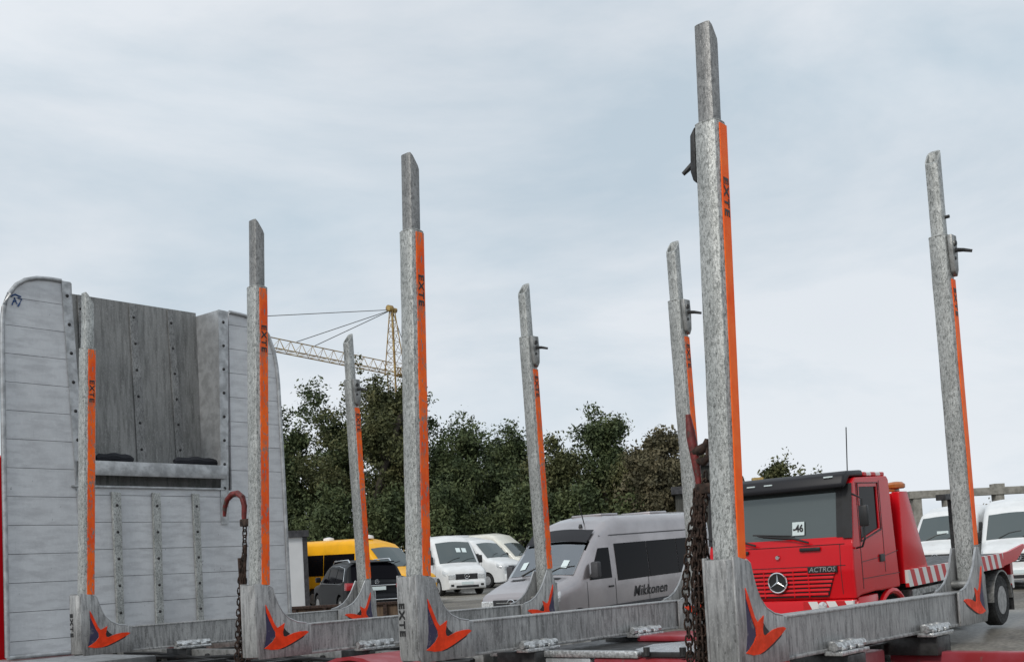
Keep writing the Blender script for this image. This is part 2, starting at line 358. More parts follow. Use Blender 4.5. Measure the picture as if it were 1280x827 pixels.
# ------------------------------------------------------------ the timber truck
truck = empty('timber_truck', (1.2, 2.4, 0), 'timber truck in the foreground with tall aluminium stakes and a big grey headboard', 'timber truck')
def P(mb, name, m, parent=truck, **k):       # parts are modelled in yard coordinates, then hung on the truck
    off = Vector(truck.location)
    base = parent
    while base is not None and base is not truck: off = off + base.location; base = base.parent
    mb.v = [(a-off.x, b-off.y, c-off.z) for a, b, c in mb.v]
    return mb.build(name, m, parent, **k)
W = 2.4; HT = .1677
YB = {4: 0., 3: 1.6539, 2: 2.9077, 1: 4.8382}
HO, HE, SN, SF = 2.031, 2.42, .0414, -.0255
def octo(a, b, c):                           # chamfered rectangle, half sizes a (x), b (y)
    return [(-a+c,-b),(a-c,-b),(a-c*.3,-b+c*.3),(a,-b+c),(a,b-c),(a-c*.3,b-c*.3),(a-c,b),(-a+c,b),(-a+c*.3,b-c*.3),(-a,b-c),(-a,-b+c),(-a+c*.3,-b+c*.3)]
def tube_ring(mb, ring, z0, ztop, inner=None, depth=.12):
    n = len(ring); v = [(x, y, z0) for x, y in ring]+[(x, y, ztop(x, y)) for x, y in ring]
    f = [(i, (i+1)%n, n+(i+1)%n, n+i) for i in range(n)]+[tuple(range(n-1, -1, -1))]
    if inner:
        v += [(x, y, ztop(x, y)) for x, y in inner]+[(x, y, ztop(x, y)-depth) for x, y in inner]
        f += [(n+i, n+(i+1)%n, 2*n+(i+1)%n, 2*n+i) for i in range(n)]+[(2*n+i, 2*n+(i+1)%n, 3*n+(i+1)%n, 3*n+i) for i in range(n)]
        f += [tuple(3*n+i for i in range(n))]
    else: f += [tuple(n+i for i in range(n))]
    mb.add(v, f)
def rough_edges(mb, amp):
    mb.v = [(x+random.uniform(-amp, amp), y+random.uniform(-amp, amp), z) for x, y, z in mb.v]
def stake(k, near):
    x0 = 0 if near else W; s = SN if near else SF; out_ = -1 if near else 1
    o = empty_part = None
    body = MB(); A, B = .046, .050
    # several rings so worn edges can wander a little
    ring = octo(A, B, .027); inner = octo(A-.012, B-.012, .014)
    zs = [.19+i*(HO-.19)/14 for i in range(15)]
    n = len(ring); vv = []; ff = []
    for i, z in enumerate(zs):
        for (x, y) in ring:
            w = .0012 if 0 < i < 14 else 0
            vv.append((x+random.uniform(-w, w), y+random.uniform(-w, w), z))
        if i: ff += [((i-1)*n+j, (i-1)*n+(j+1)%n, i*n+(j+1)%n, i*n+j) for j in range(n)]
    L = len(vv); vv += [(x, y, HO) for x, y in inner]; ff += [(L-n+j, L-n+(j+1)%n, L+(j+1)%n, L+j) for j in range(n)]
    ff += [tuple(L+j for j in range(n)), tuple(range(n-1, -1, -1))]
    body.add(vv, ff)
    body.tube([(x*1.0, y*1.0, HO-.002) for x, y in octo(A-.003, B-.003, .026)], .005, 6, closed=True)
    st = body.build('stake', MT['alu'], truck, auto=35)
    st.location = Vector((x0, YB[k], GZ))-truck.location
    st.rotation_euler = (0, math.atan(s)*1.0, 0)
    ex = MB(); a, b = .033, .037
    he = HE + {(4,1): .01, (3,1): .0, (2,1): .0, (1,1): .0, (4,0): .085, (3,0): -.0, (2,0): .0, (1,0): .0}[k, int(near)]
    hi = lambda x, y: he - (.036 - x*out_)*1.3
    er = octo(a, b, .017)
    tube_ring(ex, er, HO-.1, lambda x, y: min(hi(x, y), he-.012 if near else he), octo(a-.009, b-.009, .008), .15)
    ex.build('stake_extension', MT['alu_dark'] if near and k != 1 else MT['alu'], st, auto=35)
    z1 = HO-.012 if near else HO-.235
    z0 = .395 if near else .40
    sp = MB(); w0, w1 = (-.019, .027)
    segs = 24
    for i in range(segs):
        sp.box(w0, w1+.003, -B-.004, -B+.002, z0+(z1-z0)*i/segs, z0+(z1-z0)*(i+1)/segs)
    sp.build('reflective_strip', MT['orange'] if (k == 4 or (k == 3 and False)) else MT['orange_worn'], st)
    tx = MB(); zt = (z1-.28) if near else (z1-.12)
    m_ = frame(((w0+w1)/2, -B-.0048, zt), (0, 0, -1), (1, 0, 0))
    text(tx, 'EXTE', .046, m_, bold=.0012, sx=1.25, ext=.0008, spacing=1.2)
    # small print further down
    tx.build('lettering', MT['black'], st)
    sm = MB(); text(sm, 'EXTE TIMBER BUNK', .015, frame(((w0+w1)/2, -B-.0048, z0+.30), (0,0,-1), (1,0,0)), bold=.0004, ext=.0008) if False else None
    # latch with its locking lever
    la = MB()
    if not near:
        la.prism([(-.034, HO-.005), (.034, HO-.005), (.038, HO-.10), (.030, HO-.19), (.008, HO-.225), (-.02, HO-.20), (-.03, HO-.12)], -B-.026, -B-.001, ch=.004)
        la.lathe([(.016, -.006), (.016, 0)], 'y', 12, (-.002, -B-.026, HO-.05))
        lo = la.build('latch', MT['steel'], st, auto=35)
        lv = MB(); lv.tube([(0, -B-.02, HO-.085), (.02, -B-.06, HO-.09), (.036, -B-.10, HO-.102)], [.012, .010, .008], 8)
        lv.lathe([(.0135, -.004), (.0135, 0)], 'y', 12, (-.002, -B-.0315, HO-.05)); lv.lathe([(.010, -.004), (.010, 0)], 'y', 12, (-.006, -B-.026, HO-.13))
        lv.build('latch_lever', MT['steel_dark'], st, auto=35)
    elif k == 4:
        la.prism([(B+.001, HO-.0), (B+.022, HO-.03), (B+.026, HO-.17), (B+.016, HO-.205), (B+.001, HO-.22)], -.03, .03, 'yz', ch=.004)
        la.build('latch', MT['steel_dark'], st, auto=35)
        lv = MB(); lv.tube([(-.01, B+.015, HO-.125), (-.015, B+.045, HO-.150), (-.02, B+.065, HO-.165)], [.010, .010, .008], 8)
        lv.build('latch_lever', MT['steel_dark'], st, auto=35)
    if near is False and k == 4:
        bb = MB(); bb.lathe([(.009, -.02), (.009, .0)], 'y', 10, (.01, -b, HO+.10)); bb.build('stop_pin', MT['steel_dark'], st)
    return st
for k in (4, 3, 2, 1):
    for near in (True, False): stake(k, near)

PROF = [(-.062,.03),(-.045,.0),(.30,.0),(.30,.1665),(.27,.170),(.21,.180),(.155,.203),(.115,.238),(.088,.28),(.068,.33),(.056,.372),(.03,.386),(-.03,.402),(-.062,.402)]
FPROF = [(-.062,.05),(-.035,.0),(.34,.0),(.34,.1665),(.31,.170),(.25,.182),(.19,.208),(.14,.25),(.10,.30),(.070,.352),(.050,.385),(.012,.388),(-.03,.30),(-.052,.15)]
def shape_px(pts):                           # badge outline measured on the nearest socket, in its own plane
    return [((p := on_y(860+a/5.167, 667+b/5.167, -.069)).x, p.z-GZ) for a, b in pts]
EMB = shape_px([(372,348),(392,405),(412,470),(432,535),(450,570),(468,552),(490,525),(487,575),(484,615),(488,645),(500,655),(520,640),(548,618),(585,603),(618,598),(634,608),(610,640),(575,678),(540,715),(500,752),(465,775),(425,782),(380,770),(402,742),(428,700),(444,655),(440,612),(420,560),(398,490),(378,420)])
NAV = shape_px([(372,362),(380,420),(398,492),(418,560),(437,612),(441,652),(425,698),(398,742),(381,760),(386,700),(388,620),(384,540),(377,450)])
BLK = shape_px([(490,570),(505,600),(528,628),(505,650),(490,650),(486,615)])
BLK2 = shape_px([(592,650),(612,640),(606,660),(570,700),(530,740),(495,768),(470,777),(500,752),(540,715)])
for k in (4, 3, 2, 1):
    y = YB[k]; b = MB()
    b.box(.02, W-.02, y-.046, y+.046, GZ+.014, GZ+HT-.010)
    b.box(.03, W-.03, y-.056, y+.056, GZ+.0, GZ+.014, ch=.003)
    b.box(.03, W-.03, y-.050, y+.050, GZ+HT-.010, GZ+HT, ch=.003)
    for side in (0, 1):
        pr = [(x if not side else W-x, z+GZ) for x, z in (PROF if not side else FPROF)]
        if side: pr = pr[::-1]
        b.prism(pr, y-.066, y-.0555, ch=.0025); b.prism(pr, y+.0555, y+.066, ch=.0025)
    # closed outer walls, rounded like the casting
    b.box(-.070, -.056, y-.05, y+.05, GZ+.03, GZ+.395, ch=.006)
    b.box(W+.048, W+.064, y-.0545, y+.0545, GZ+.05, GZ+.30, ch=.006)
    # chamfered corner posts on the visible outer edge and lower nose
    b.prism([(-.050,-.0665),(-.078,-.042),(-.078,.042),(-.050,.0665),(-.044,.0665),(-.044,-.0665)], GZ+.012, GZ+.392, 'xy', Matrix.Translation((0, y, 0)), ch=.002)
    bo = P(b, 'bunk_beam', MT['beam'] if k != 99 else MT['cast'], auto=30)
    # edge beads of the gussets
    e = MB()
    for side in (0, 1):
        pr = PROF if not side else FPROF
        for yy in (y-.061, y+.061):
            pts = [(x if not side else W-x, yy, z+GZ+.002) for x, z in pr[4:(12 if not side else 11)]]
            e.tube(pts, .006, 6)
    P(e, 'gusset_rim', MT['trim'], bo, auto=40)
    # foot of the stake with its pin between the gussets
    f = MB()
    for x0 in (0, W):
        f.box(x0-.05, x0+.05, y-.05, y+.05, GZ+HT, GZ+.215, ch=.012)
        f.lathe([(.02, -.054), (.02, .054)], 'y', 14, (x0+(.09 if x0 == 0 else -.09), y, GZ+.20))
    P(f, 'stake_foot', MT['steel'], bo, auto=35)
    for side in (0, 1):
        tr = (lambda q: [((x if not side else W-x*1.0), z+GZ) for x, z in q][::(-1 if side else 1)])
        P(MB().prism(tr(NAV), y-.0675, y-.0655), 'emblem_field', MT['navy'], bo)
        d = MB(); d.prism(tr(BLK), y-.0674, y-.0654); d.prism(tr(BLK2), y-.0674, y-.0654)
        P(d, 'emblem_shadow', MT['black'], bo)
        P(MB().prism(tr(EMB), y-.0695, y-.065), 'emblem', MT['badge'], bo)
    tx = MB(); text(tx, 'EXTE', .050, frame((-.0795, y+.022, GZ+.20), (0,0,-1), (0,-1,0)), bold=.0014, sx=1.15, ext=.0015, spacing=1.25)
    if k in (1, 3): P(tx, 'lettering', MT['black'], bo)
    # clamps that hold the bunk to the frame
    for xc in (.73, 1.66):
        c = MB(); c.box(xc-.12, xc+.13, y-.130, y-.052, GZ-.012, GZ+.006, ch=.003)
        for dx in (-.075, .0, .075):
            pts = [(xc+dx+.018, y-.078, GZ+.005)]+[(xc+dx+.018, y-.082-.045*math.sin(a), GZ+.012+.045*(1-math.cos(a))*.9) for a in (.3,.8,1.3,1.8,2.3)]
            c.prism([(y-.058, GZ+.006), (y-.123, GZ+.006), (y-.125, GZ+.018), (y-.107, GZ+.038), (y-.08, GZ+.045), (y-.059, GZ+.045)], xc+dx-.022, xc+dx+.022, 'yz', ch=.006)
        c.lathe([(.018, -.13), (.018, .13)], 'x', 10, (xc, y-.10, GZ+.024))
        P(c, 'clamp', MT['bright'], bo, auto=35)
# ---- frame under the bunks
fr = MB()
for x0, x1 in ((.70, .78), (1.62, 1.70)): fr.box(x0, x1, 1.92, 6.0, GZ-.145, GZ-.022, ch=.006)
P(fr, 'frame_rail', MT['steel'], auto=30)
fr = MB()
for x0, x1 in ((.70, .78), (1.62, 1.70)): fr.box(x0, x1, -5.5, .12, GZ-.24, GZ-.085, ch=.01)
fr.tube([(.42, -5.5, GZ-.17), (.42, -.25, GZ-.17)], .045, 12)
P(fr, 'rear_frame_rail', MT['redframe'], auto=30)
fr = MB()
for y in (.55, 1.2, 2.2, 3.5, 4.2, 5.3): fr.box(.30, 2.1, y-.035, y+.035, GZ-.16, GZ-.07)
for k in YB:
    for x0 in (.66, 1.58): fr.box(x0, x0+.16, YB[k]-.13, YB[k]+.13, GZ-.10, GZ-.014, ch=.004)
P(fr, 'cross_member', MT['steel_dark'], auto=30)
fr = MB()
for i in range(34):
    y = 1.75+i*.125; fr.lathe([(.018, -.02), (.018, .0)], 'x', 8, (.70, y, GZ-.065-.035*(i % 2)))
P(fr, 'bolt', MT['steel_dark'], auto=30)
hs_ = MB()
for k_ in range(3): hs_.tube([(.66-.02*k_, 1.95+.45*i, GZ-.06-.02*k_+.018*math.sin(i*1.9+k_*2)) for i in range(9)], .012, 6)
P(hs_, 'air_hose', MT['black'], auto=60)
# deck plates between the last two bunks, a side rail, boxes below
dk = MB(); dk.box(.79, 1.95, .10, 1.90, GZ-.045, GZ-.038); P(dk, 'deck_sheet', MT['steel_dark'])
ck = MB(); ck.prism([(.80,.12),(.80,.96),(.95,1.12),(1.25,1.22),(1.5,1.10),(1.5,.12)], GZ-.030, GZ-.022, 'xy'); P(ck, 'tread_plate', MT['checker'])
cv = MB(); cv.box(1.56, 1.95, .15, 1.55, GZ-.036, GZ-.004, ch=.01); P(cv, 'tank_cover', MT['redframe'], auto=30)
sr = MB(); sr.box(.73, .78, .95, 1.90, GZ-.045, GZ-.012, ch=.006); P(sr, 'side_rail', MT['bright'], auto=30)
sr2 = MB(); sr2.box(.745, .775, .0, .94, GZ-.04, GZ-.016, ch=.004); P(sr2, 'deck_edge', MT['steel_dark'], auto=30)
sr2 = MB()
for y in (.70, .90): sr2.lathe([(.016, -.02), (.016, .02)], 'z', 10, (.735, y, GZ-.012))
P(sr2, 'bolt', MT['steel_dark'], auto=30)
tb = MB(); tb.box(.74, 1.3, .0, 1.22, GZ-.62, GZ-.046, ch=.01); P(tb, 'toolbox', MT['redframe'], auto=30)
tb = MB(); tb.box(.74, 1.3, 1.24, 1.72, GZ-.62, GZ-.046, ch=.01); P(tb, 'battery_box', MT['trim'], auto=30)
fd = MB(); ea = lambda a, q: (2.50+(.56-q)*math.cos(a), GZ-.50+(.49-q)*math.sin(a))
fd.prism([ea(math.pi*i/16, 0) for i in range(17)]+[ea(math.pi*i/16, .02) for i in range(16, -1, -1)], .28, .66, 'yz'); P(fd, 'mudguard', MT['redframe'], auto=40)
for cy in (2.62, 3.95):
    wh = MB(); wh.lathe([(.30,-.02),(.43,-.0),(.46,.05),(.46,.27),(.43,.30)], 'x', 32, (.30, cy, .46)); wo = P(wh, 'wheel', MT['rubber'], auto=40)
    wh = MB(); wh.lathe([(.29,-.001),(.27,.06),(.1,.06),(.09,.02)], 'x', 24, (.30, cy, .46)); P(wh, 'rim', MT['rim'], wo, auto=40)
for cy in (2.62, 3.95):
    wh = MB(); wh.lathe([(.43,-.0),(.46,.05),(.46,.27),(.43,.30),(.3,.32)], 'x', 32, (2.0, cy, .46)); P(wh, 'wheel', MT['rubber'], auto=40)
tb = MB(); tb.box(.0, .60, 5.0, 6.3, GZ-.6, GZ-.055, ch=.012); P(tb, 'cabinet', MT['trim'], auto=30)
fd = MB(); ring = []
for i in range(13):
    a = math.pi*(i/12); ring.append((2.45+.62*math.cos(a), GZ-.78+.70*math.sin(a)))
inner = [(2.45+.60*math.cos(math.pi*i/12), GZ-.78+.68*math.sin(math.pi*i/12)) for i in range(12, -1, -1)]
fd.prism(ring+inner, .05, .62, 'yz'); P(fd, 'mudguard', MT['redframe'], auto=40)
for cy in (2.45, 3.95):
    wh = MB(); wh.lathe([(.30,-.02),(.47,-.0),(.5,.05),(.5,.27),(.47,.30)], 'x', 32, (.10, cy, .5)); wo = P(wh, 'wheel', MT['rubber'], auto=40)
    wh = MB(); wh.lathe([(.29,-.001),(.27,.06),(.1,.06),(.09,.02)], 'x', 24, (.10, cy, .5)); P(wh, 'rim', MT['rim'], wo, auto=40)
for cy in (2.45, 3.95):
    wh = MB(); wh.lathe([(.47,-.0),(.5,.05),(.5,.27),(.47,.30),(.3,.32)], 'x', 32, (2.0, cy, .5)); P(wh, 'wheel', MT['rubber'], auto=40)

# ---- headboard
HY = 6.0
def hp(px, py, Y=HY): q = on_y(px, py, Y); return (q.x, q.z)
HEADL = hp(9, 821)[0]; 
outline = [hp(9, 820), hp(5, 600), hp(2.5, 430), hp(2.5, 400), hp(5, 382), hp(11, 367), hp(20, 356), hp(31, 350), hp(46, 347.5), hp(60, 348.5), hp(76, 351)]
# lower full width panel below the recess, wings left and right
zB = GZ-.03; 
hb = MB()
pl = 0
def clip_poly(poly, z0, z1):                 # horizontal board cut from an outline
    def cut(pts, z, keep_above):
        res = []
        for i in range(len(pts)):
            a, b = pts[i], pts[(i+1) % len(pts)]; ia = (a[1] >= z) == keep_above or a[1] == z; ib = (b[1] >= z) == keep_above or b[1] == z
            if ia: res.append(a)
            if ia != ib:
                t_ = (z-a[1])/(b[1]-a[1]); res.append((a[0]+(b[0]-a[0])*t_, z))
        return res
    p = cut(poly, z0, True)
    return cut(p, z1, False) if len(p) > 2 else []
ZL = hp(121, 609)[1]                         # top of the lower panel
zt_l = hp(76, 351)[1]
xl_t, xl_b = hp(77, 352)[0], hp(99, 640)[0]
xr_in = hp(285, 500)[0]; 
rw = [(xr_in, ZL-.0), (hp(361, 745)[0], hp(361, 745)[1]), hp(353, 600), hp(347.5, 480), hp(345.5, 460), hp(342, 440), hp(335, 420), hp(325, 405), hp(313, 397), hp(298, 392.5), hp(286, 390)]
XR_B = hp(362, 760)[0]
left = [hp(9, 820), (xl_b, zB), (xl_b, ZL)]+[(xl_t, zt_l)]+outline[::-1][1:-1]
left[0] = (HEADL, zB)
low = [(xl_b, zB), (XR_B, zB), (hp(361, 745)[0], ZL*.5+zB*.5), (xr_in+ (rw[2][0]-xr_in), ZL), (xl_b, ZL)]
right = [(xr_in, ZL), (rw[2][0]+.01, ZL)]+rw[3:]
lowr = [(xl_b, zB), (XR_B, zB), (rw[2][0]+.01, ZL), (xl_b, ZL)]
hb = MB(); step = .212
for poly, off in ((left, 0.0), (lowr, 0.02), (right, .04)):
    z = zB+off-.1
    while z < zt_l+.2:
        c = clip_poly(poly, z+.0018, z+step-.0018)
        if len(c) > 2:
            ok = [c[0]]
            for q in c[1:]:
                if (Vector(q)-Vector(ok[-1])).length > 1e-4: ok.append(q)
            if (Vector(ok[0])-Vector(ok[-1])).length < 1e-4: ok.pop()
            if len(ok) > 2: hb.prism(ok, HY, HY+.03)
        z += step
head = P(hb, 'headboard', MT['plank'], recalc=True)
bk = MB(); bk.prism([(x*1.0, z) for x, z in left], HY+.0305, HY+.045); bk.prism(lowr, HY+.0305, HY+.045); bk.prism(right, HY+.0305, HY+.045)
P(bk, 'headboard_backing', MT['steel_dark'], head, recalc=True)
tr = MB(); pts = [(HEADL, HY-.006, zB)]+[(x, HY-.006, z) for x, z in outline[1:]]
tr.tube(pts, .017, 8)
pts = [(XR_B, HY-.006, zB), (rw[2][0]+.01, HY-.006, ZL)]+[(x, HY-.006, z) for x, z in rw[3:]]
tr.tube(pts, .017, 8); tr.tube([(HEADL, HY-.004, zB), (XR_B, HY-.004, zB)], .018, 8)
P(tr, 'edge_tube', MT['trim'], head, auto=50)
# riveted strips beside the recess
rs = MB(); A1, A2 = hp(76, 351), hp(87.5, 353); B1, B2 = hp(97, 640), hp(109, 640)
rs.prism([A1, A2, B2, B1], HY-.012, HY-.0005)
C1, C2, D1, D2 = hp(272, 387), hp(284, 389.5), hp(276, 655), hp(285, 655); 
rs.prism([C1, C2, D2, D1], HY-.012, HY-.0005)
P(rs, 'riveted_strip', MT['trim'], head)
rv = MB()
def rivets(a, b, n, y, r=.014):
    for i in range(n):
        t_ = (i+.5)/n; rv.lathe([(r, 0), (r*.8, -.006), (r*.3, -.009)], 'y', 10, (a[0]+(b[0]-a[0])*t_, y, a[1]+(b[1]-a[1])*t_))
def mid(p, q): return ((p[0]+q[0])/2, (p[1]+q[1])/2)
rivets(mid(A1, A2), mid(B1, B2), 8, HY-.012); rivets(mid(C1, C2), mid(D1, D2), 9, HY-.012)
# recess
RD = .30
TL, TR = hp(87, 366, HY+RD), hp(246, 392, HY+RD)
ztr = (TL[1]+TR[1])/2
x_l, x_r = hp(92, 380)[0]-.02, C1[0]
zs_ = hp(200, 579)[1]                        # shelf level
xb_l, xb_r = x_l+.02, hp(247, 450, HY+RD)[0]
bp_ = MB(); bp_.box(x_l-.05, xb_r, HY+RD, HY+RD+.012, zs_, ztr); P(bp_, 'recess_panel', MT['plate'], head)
rt = MB(); rt.prism([(xb_r, HY+RD+.012), (x_r, HY+.002), (x_r+.016, HY+.002), (xb_r+.016, HY+RD+.012)], zs_, C1[1]-.003, 'xy')
P(rt, 'recess_side', MT['trim'], head, recalc=True)
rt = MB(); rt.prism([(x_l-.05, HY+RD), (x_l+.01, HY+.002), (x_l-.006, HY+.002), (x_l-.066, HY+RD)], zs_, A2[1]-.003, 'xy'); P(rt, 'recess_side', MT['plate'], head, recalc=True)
vs_s = MB()
for (a, b, c, d) in (((161,379),(171,381),(184,578),(172,578)), ((209,387),(216,388.5),(232,578),(221,578)), ((97,368),(103,369),(112,578),(105,578))):
    q = [hp(*p_, HY+RD-.012) for p_ in (a, b, c, d)]
    vs_s.prism(q, HY+RD-.014, HY+RD-.0005, ch=.002); rivets(mid(q[0], q[1]), mid(q[3], q[2]), 6, HY+RD-.014, .012)
P(vs_s, 'recess_rib', MT['alu_dark'], head, recalc=True)
sh = MB(); sh.box(x_l, x_r, HY-.035, HY+RD, zs_-.01, zs_, ch=.002); sh.box(x_l, x_r, HY-.045, HY-.033, zs_-.115, zs_-.001, ch=.003)
P(sh, 'shelf', MT['trim'], head, auto=30)
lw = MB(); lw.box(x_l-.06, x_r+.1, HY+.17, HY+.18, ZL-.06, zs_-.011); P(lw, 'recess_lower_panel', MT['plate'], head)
lt = MB(); lt.box(x_l-.05, x_r, HY-.018, HY+.16, ZL-.002, ZL+.016, ch=.003); P(lt, 'ledge', MT['trim'], head, auto=30)
rb = MB()
for (a, b, c, d) in (((139.5,614),(151,615),(155.5,782),(147,782)), ((190.5,615),(200.5,616),(205,780),(195.5,780)), ((240.5,616),(249,617),(255,776),(247.5,776))):
    q = [hp(*p_, HY-.02) for p_ in (a, b, c, d)]; rb.prism(q, HY-.026, HY-.0005, ch=.004); rivets(mid(q[0], q[1]), mid(q[3], q[2]), 5, HY-.026, .012)
P(rb, 'lower_rib', MT['alu'], head, recalc=True)
P(rv, 'rivet', MT['black'], head)
gf = MB()
for st_ in ([(15,381),(18,372),(21,380)], [(16,377),(20,376)], [(22,372),(27,374),(24,380),(22,383)], [(13,370),(19,368),(26,371)]):
    gf.tube([(hp(a, b)[0], HY-.0035, hp(a, b)[1]) for a, b in st_], .006, 4)
P(gf, 'blue_mark', mat('blue_mark', (.03,.08,.22), .6), head)
cu = MB()
for (a, b) in ((120, 167), (218, 273)):
    xa, xb = hp(a, 575, HY+.1)[0], hp(b, 578, HY+.1)[0]
    n = 10; rg = []
    for i in range(n+1):
        t_ = i/n; rg.append((xa+(xb-xa)*t_, HY+.10+.012*math.sin(t_*9), zs_+.035+.012*math.sin(t_*3.1)+.005*math.sin(t_*17)))
    cu.tube(rg, [.018]+[.034]*(n-1)+[.02], 8)
P(cu, 'pad', MT['cushion'], head, auto=60)
# cab of the timber truck in front of the headboard
cb = MB(); cb.box(-.12, 2.5, 6.75, 8.9, .55, 3.0, ch=.08); cabo = P(cb, 'cab', MT['red'], auto=40)
cb = MB(); cb.box(-.13, -.118, 7.6, 8.6, 1.9, 2.6, ch=.002); P(cb, 'window', MT['glass'], cabo)
# chain brackets on the stakes
for k, z in ((4, .66), (2, .74)):
    br = MB(); y = YB[k]; xx = SN*z
    br.box(xx-.022, xx+.022, y+.050, y+.118 if k == 4 else y+.15, GZ+z-.02, GZ+z+.02, ch=.005)
    P(br, 'chain_bracket', MT['rust'], auto=30)

# ------------------------------------------------------------ chains and load hooks
def link(mb, c, axis_dir, side, L=.042, Wd=.026, r=.0042):
    """one oval chain link"""
    t_ = Vector(axis_dir).normalized(); s_ = (Vector(side)-t_*Vector(side).dot(t_)).normalized()
    pts = []; n = 12
    for i in range(n):
        a = 2*math.pi*i/n; ca, sa = math.cos(a), math.sin(a)
        pts.append(Vector(c)+t_*((L/2-Wd/2)*(1 if ca > 0.01 else -1 if ca < -.01 else 0)+Wd/2*ca)+s_*(Wd/2*sa))
    mb.tube(pts, r, 5, closed=True)
def strand(mb, path, pitch=.030, **kw):
    path = [Vector(p) for p in path]; seg = [(b-a).length for a, b in zip(path, path[1:])]; tot = sum(seg); n = int(tot/pitch)
    ang = random.uniform(0, 3)
    for i in range(n):
        d = (i+.5)*pitch; j = 0
        while j < len(seg)-1 and d > seg[j]: d -= seg[j]; j += 1
        t_ = (path[j+1]-path[j]).normalized(); p = path[j]+t_*d
        ref = Vector((1, 0, 0)) if abs(t_.x) < .8 else Vector((0, 0, 1)); u = t_.cross(ref).normalized(); v = t_.cross(u)
        a = ang+(math.pi/2 if i % 2 else 0)+random.uniform(-.2, .2)
        link(mb, p, t_, u*math.cos(a)+v*math.sin(a), **kw)
def hook_shape(mb, pts, r): mb.tube(pts, r, 10)
zt = GZ+.70
lc = empty('load_chain', (.0, .15, GZ+.7), 'thick bundle of rusty chains with red load binder hanging beside the tallest stake', 'chain')
def CP(mb, name, m, root, **k):
    l = root.location; mb.v = [(a-l.x, b-l.y, c-l.z) for a, b, c in mb.v]; return mb.build(name, m, root, **k)
ch = MB()
for i in range(14):
    yy = .088+.060*((i*.618) % 1); xx = random.uniform(-.045, .045); top = GZ+.55+random.uniform(-.12, .0)
    y2 = yy+random.uniform(-.008, .008)
    strand(ch, [(.02, .115+(yy-.118)*.25, GZ+.66), (xx*.6, .115+(yy-.118)*.55, top-.05), (xx, yy, GZ+.30), (xx, y2, GZ-.28-random.uniform(0, .1))])
strand(ch, [(.02, .125, GZ+.62), (-.01, .145, GZ+.48), (-.02, .170, GZ+.30), (-.02, .168, GZ-.2)])
CP(ch, 'chain_links', MT['rust'], lc, smooth=True)
bd = MB(); B_ = lambda px, py: tuple(on_x(px, py, .02))
bd.tube([B_(860, 518), B_(864, 545), B_(869, 572), B_(873, 600), B_(877, 632)], [.010, .019, .017, .012, .009], 8)
CP(bd, 'binder_lever', MT['redhook'], lc, auto=50)
hk = MB(); hk.tube([B_(866, 566), B_(876, 562), B_(883, 556), B_(884, 548)], [.018, .02, .016, .009], 8)
hk.tube([B_(868, 575), B_(880, 577), B_(886, 570), B_(885, 556)], [.012, .017, .014, .008], 8)
CP(hk, 'binder_hook', MT['rust'], lc, auto=50)
hk = MB(); strand(hk, [B_(878, 628), B_(876, 665)]); strand(hk, [B_(882, 590), B_(880, 640), B_(878, 668)])
CP(hk, 'short_chain', MT['rust'], lc, smooth=True)
# second, beside the third stake
yc = YB[2]+.155
lc2 = empty('load_chain', (.03, yc, GZ+.72), 'thin rusty chain with a big curved red hook beside the stake near the headboard', 'chain')
B2_ = lambda px, py: tuple(on_x(px, py, .03))
hk = MB(); hk.tube([B2_(280.5, 645), B2_(281, 634), B2_(284, 624), B2_(290, 617.5), B2_(297, 616), B2_(303, 621), B2_(305.5, 632), B2_(305, 645), B2_(306, 658)],
    [.010,.013,.015,.017,.017,.017,.016,.014,.010], 10)
CP(hk, 'red_hook', MT['redhook'], lc2, auto=50)
ch = MB(); a, b = B2_(306, 656), B2_(305.5, 700)
strand(ch, [a, b], pitch=.03)
for i in range(4):
    px = 300.5+i*1.7; strand(ch, [B2_(305, 695), B2_(px, 725), tuple(Vector(B2_(px, 827))+Vector((random.uniform(-.03,.03),0,0))), tuple(Vector(B2_(px, 850)))])
CP(ch, 'chain_links', MT['rust'], lc2, smooth=True)
bar = MB(); bar.tube([B2_(299.5, 697), B2_(302, 740)], .011, 8); bar.tube([B2_(307, 680), B2_(303.5, 760)], .010, 8); CP(bar, 'binder_bar', MT['rust'], lc2, auto=50)

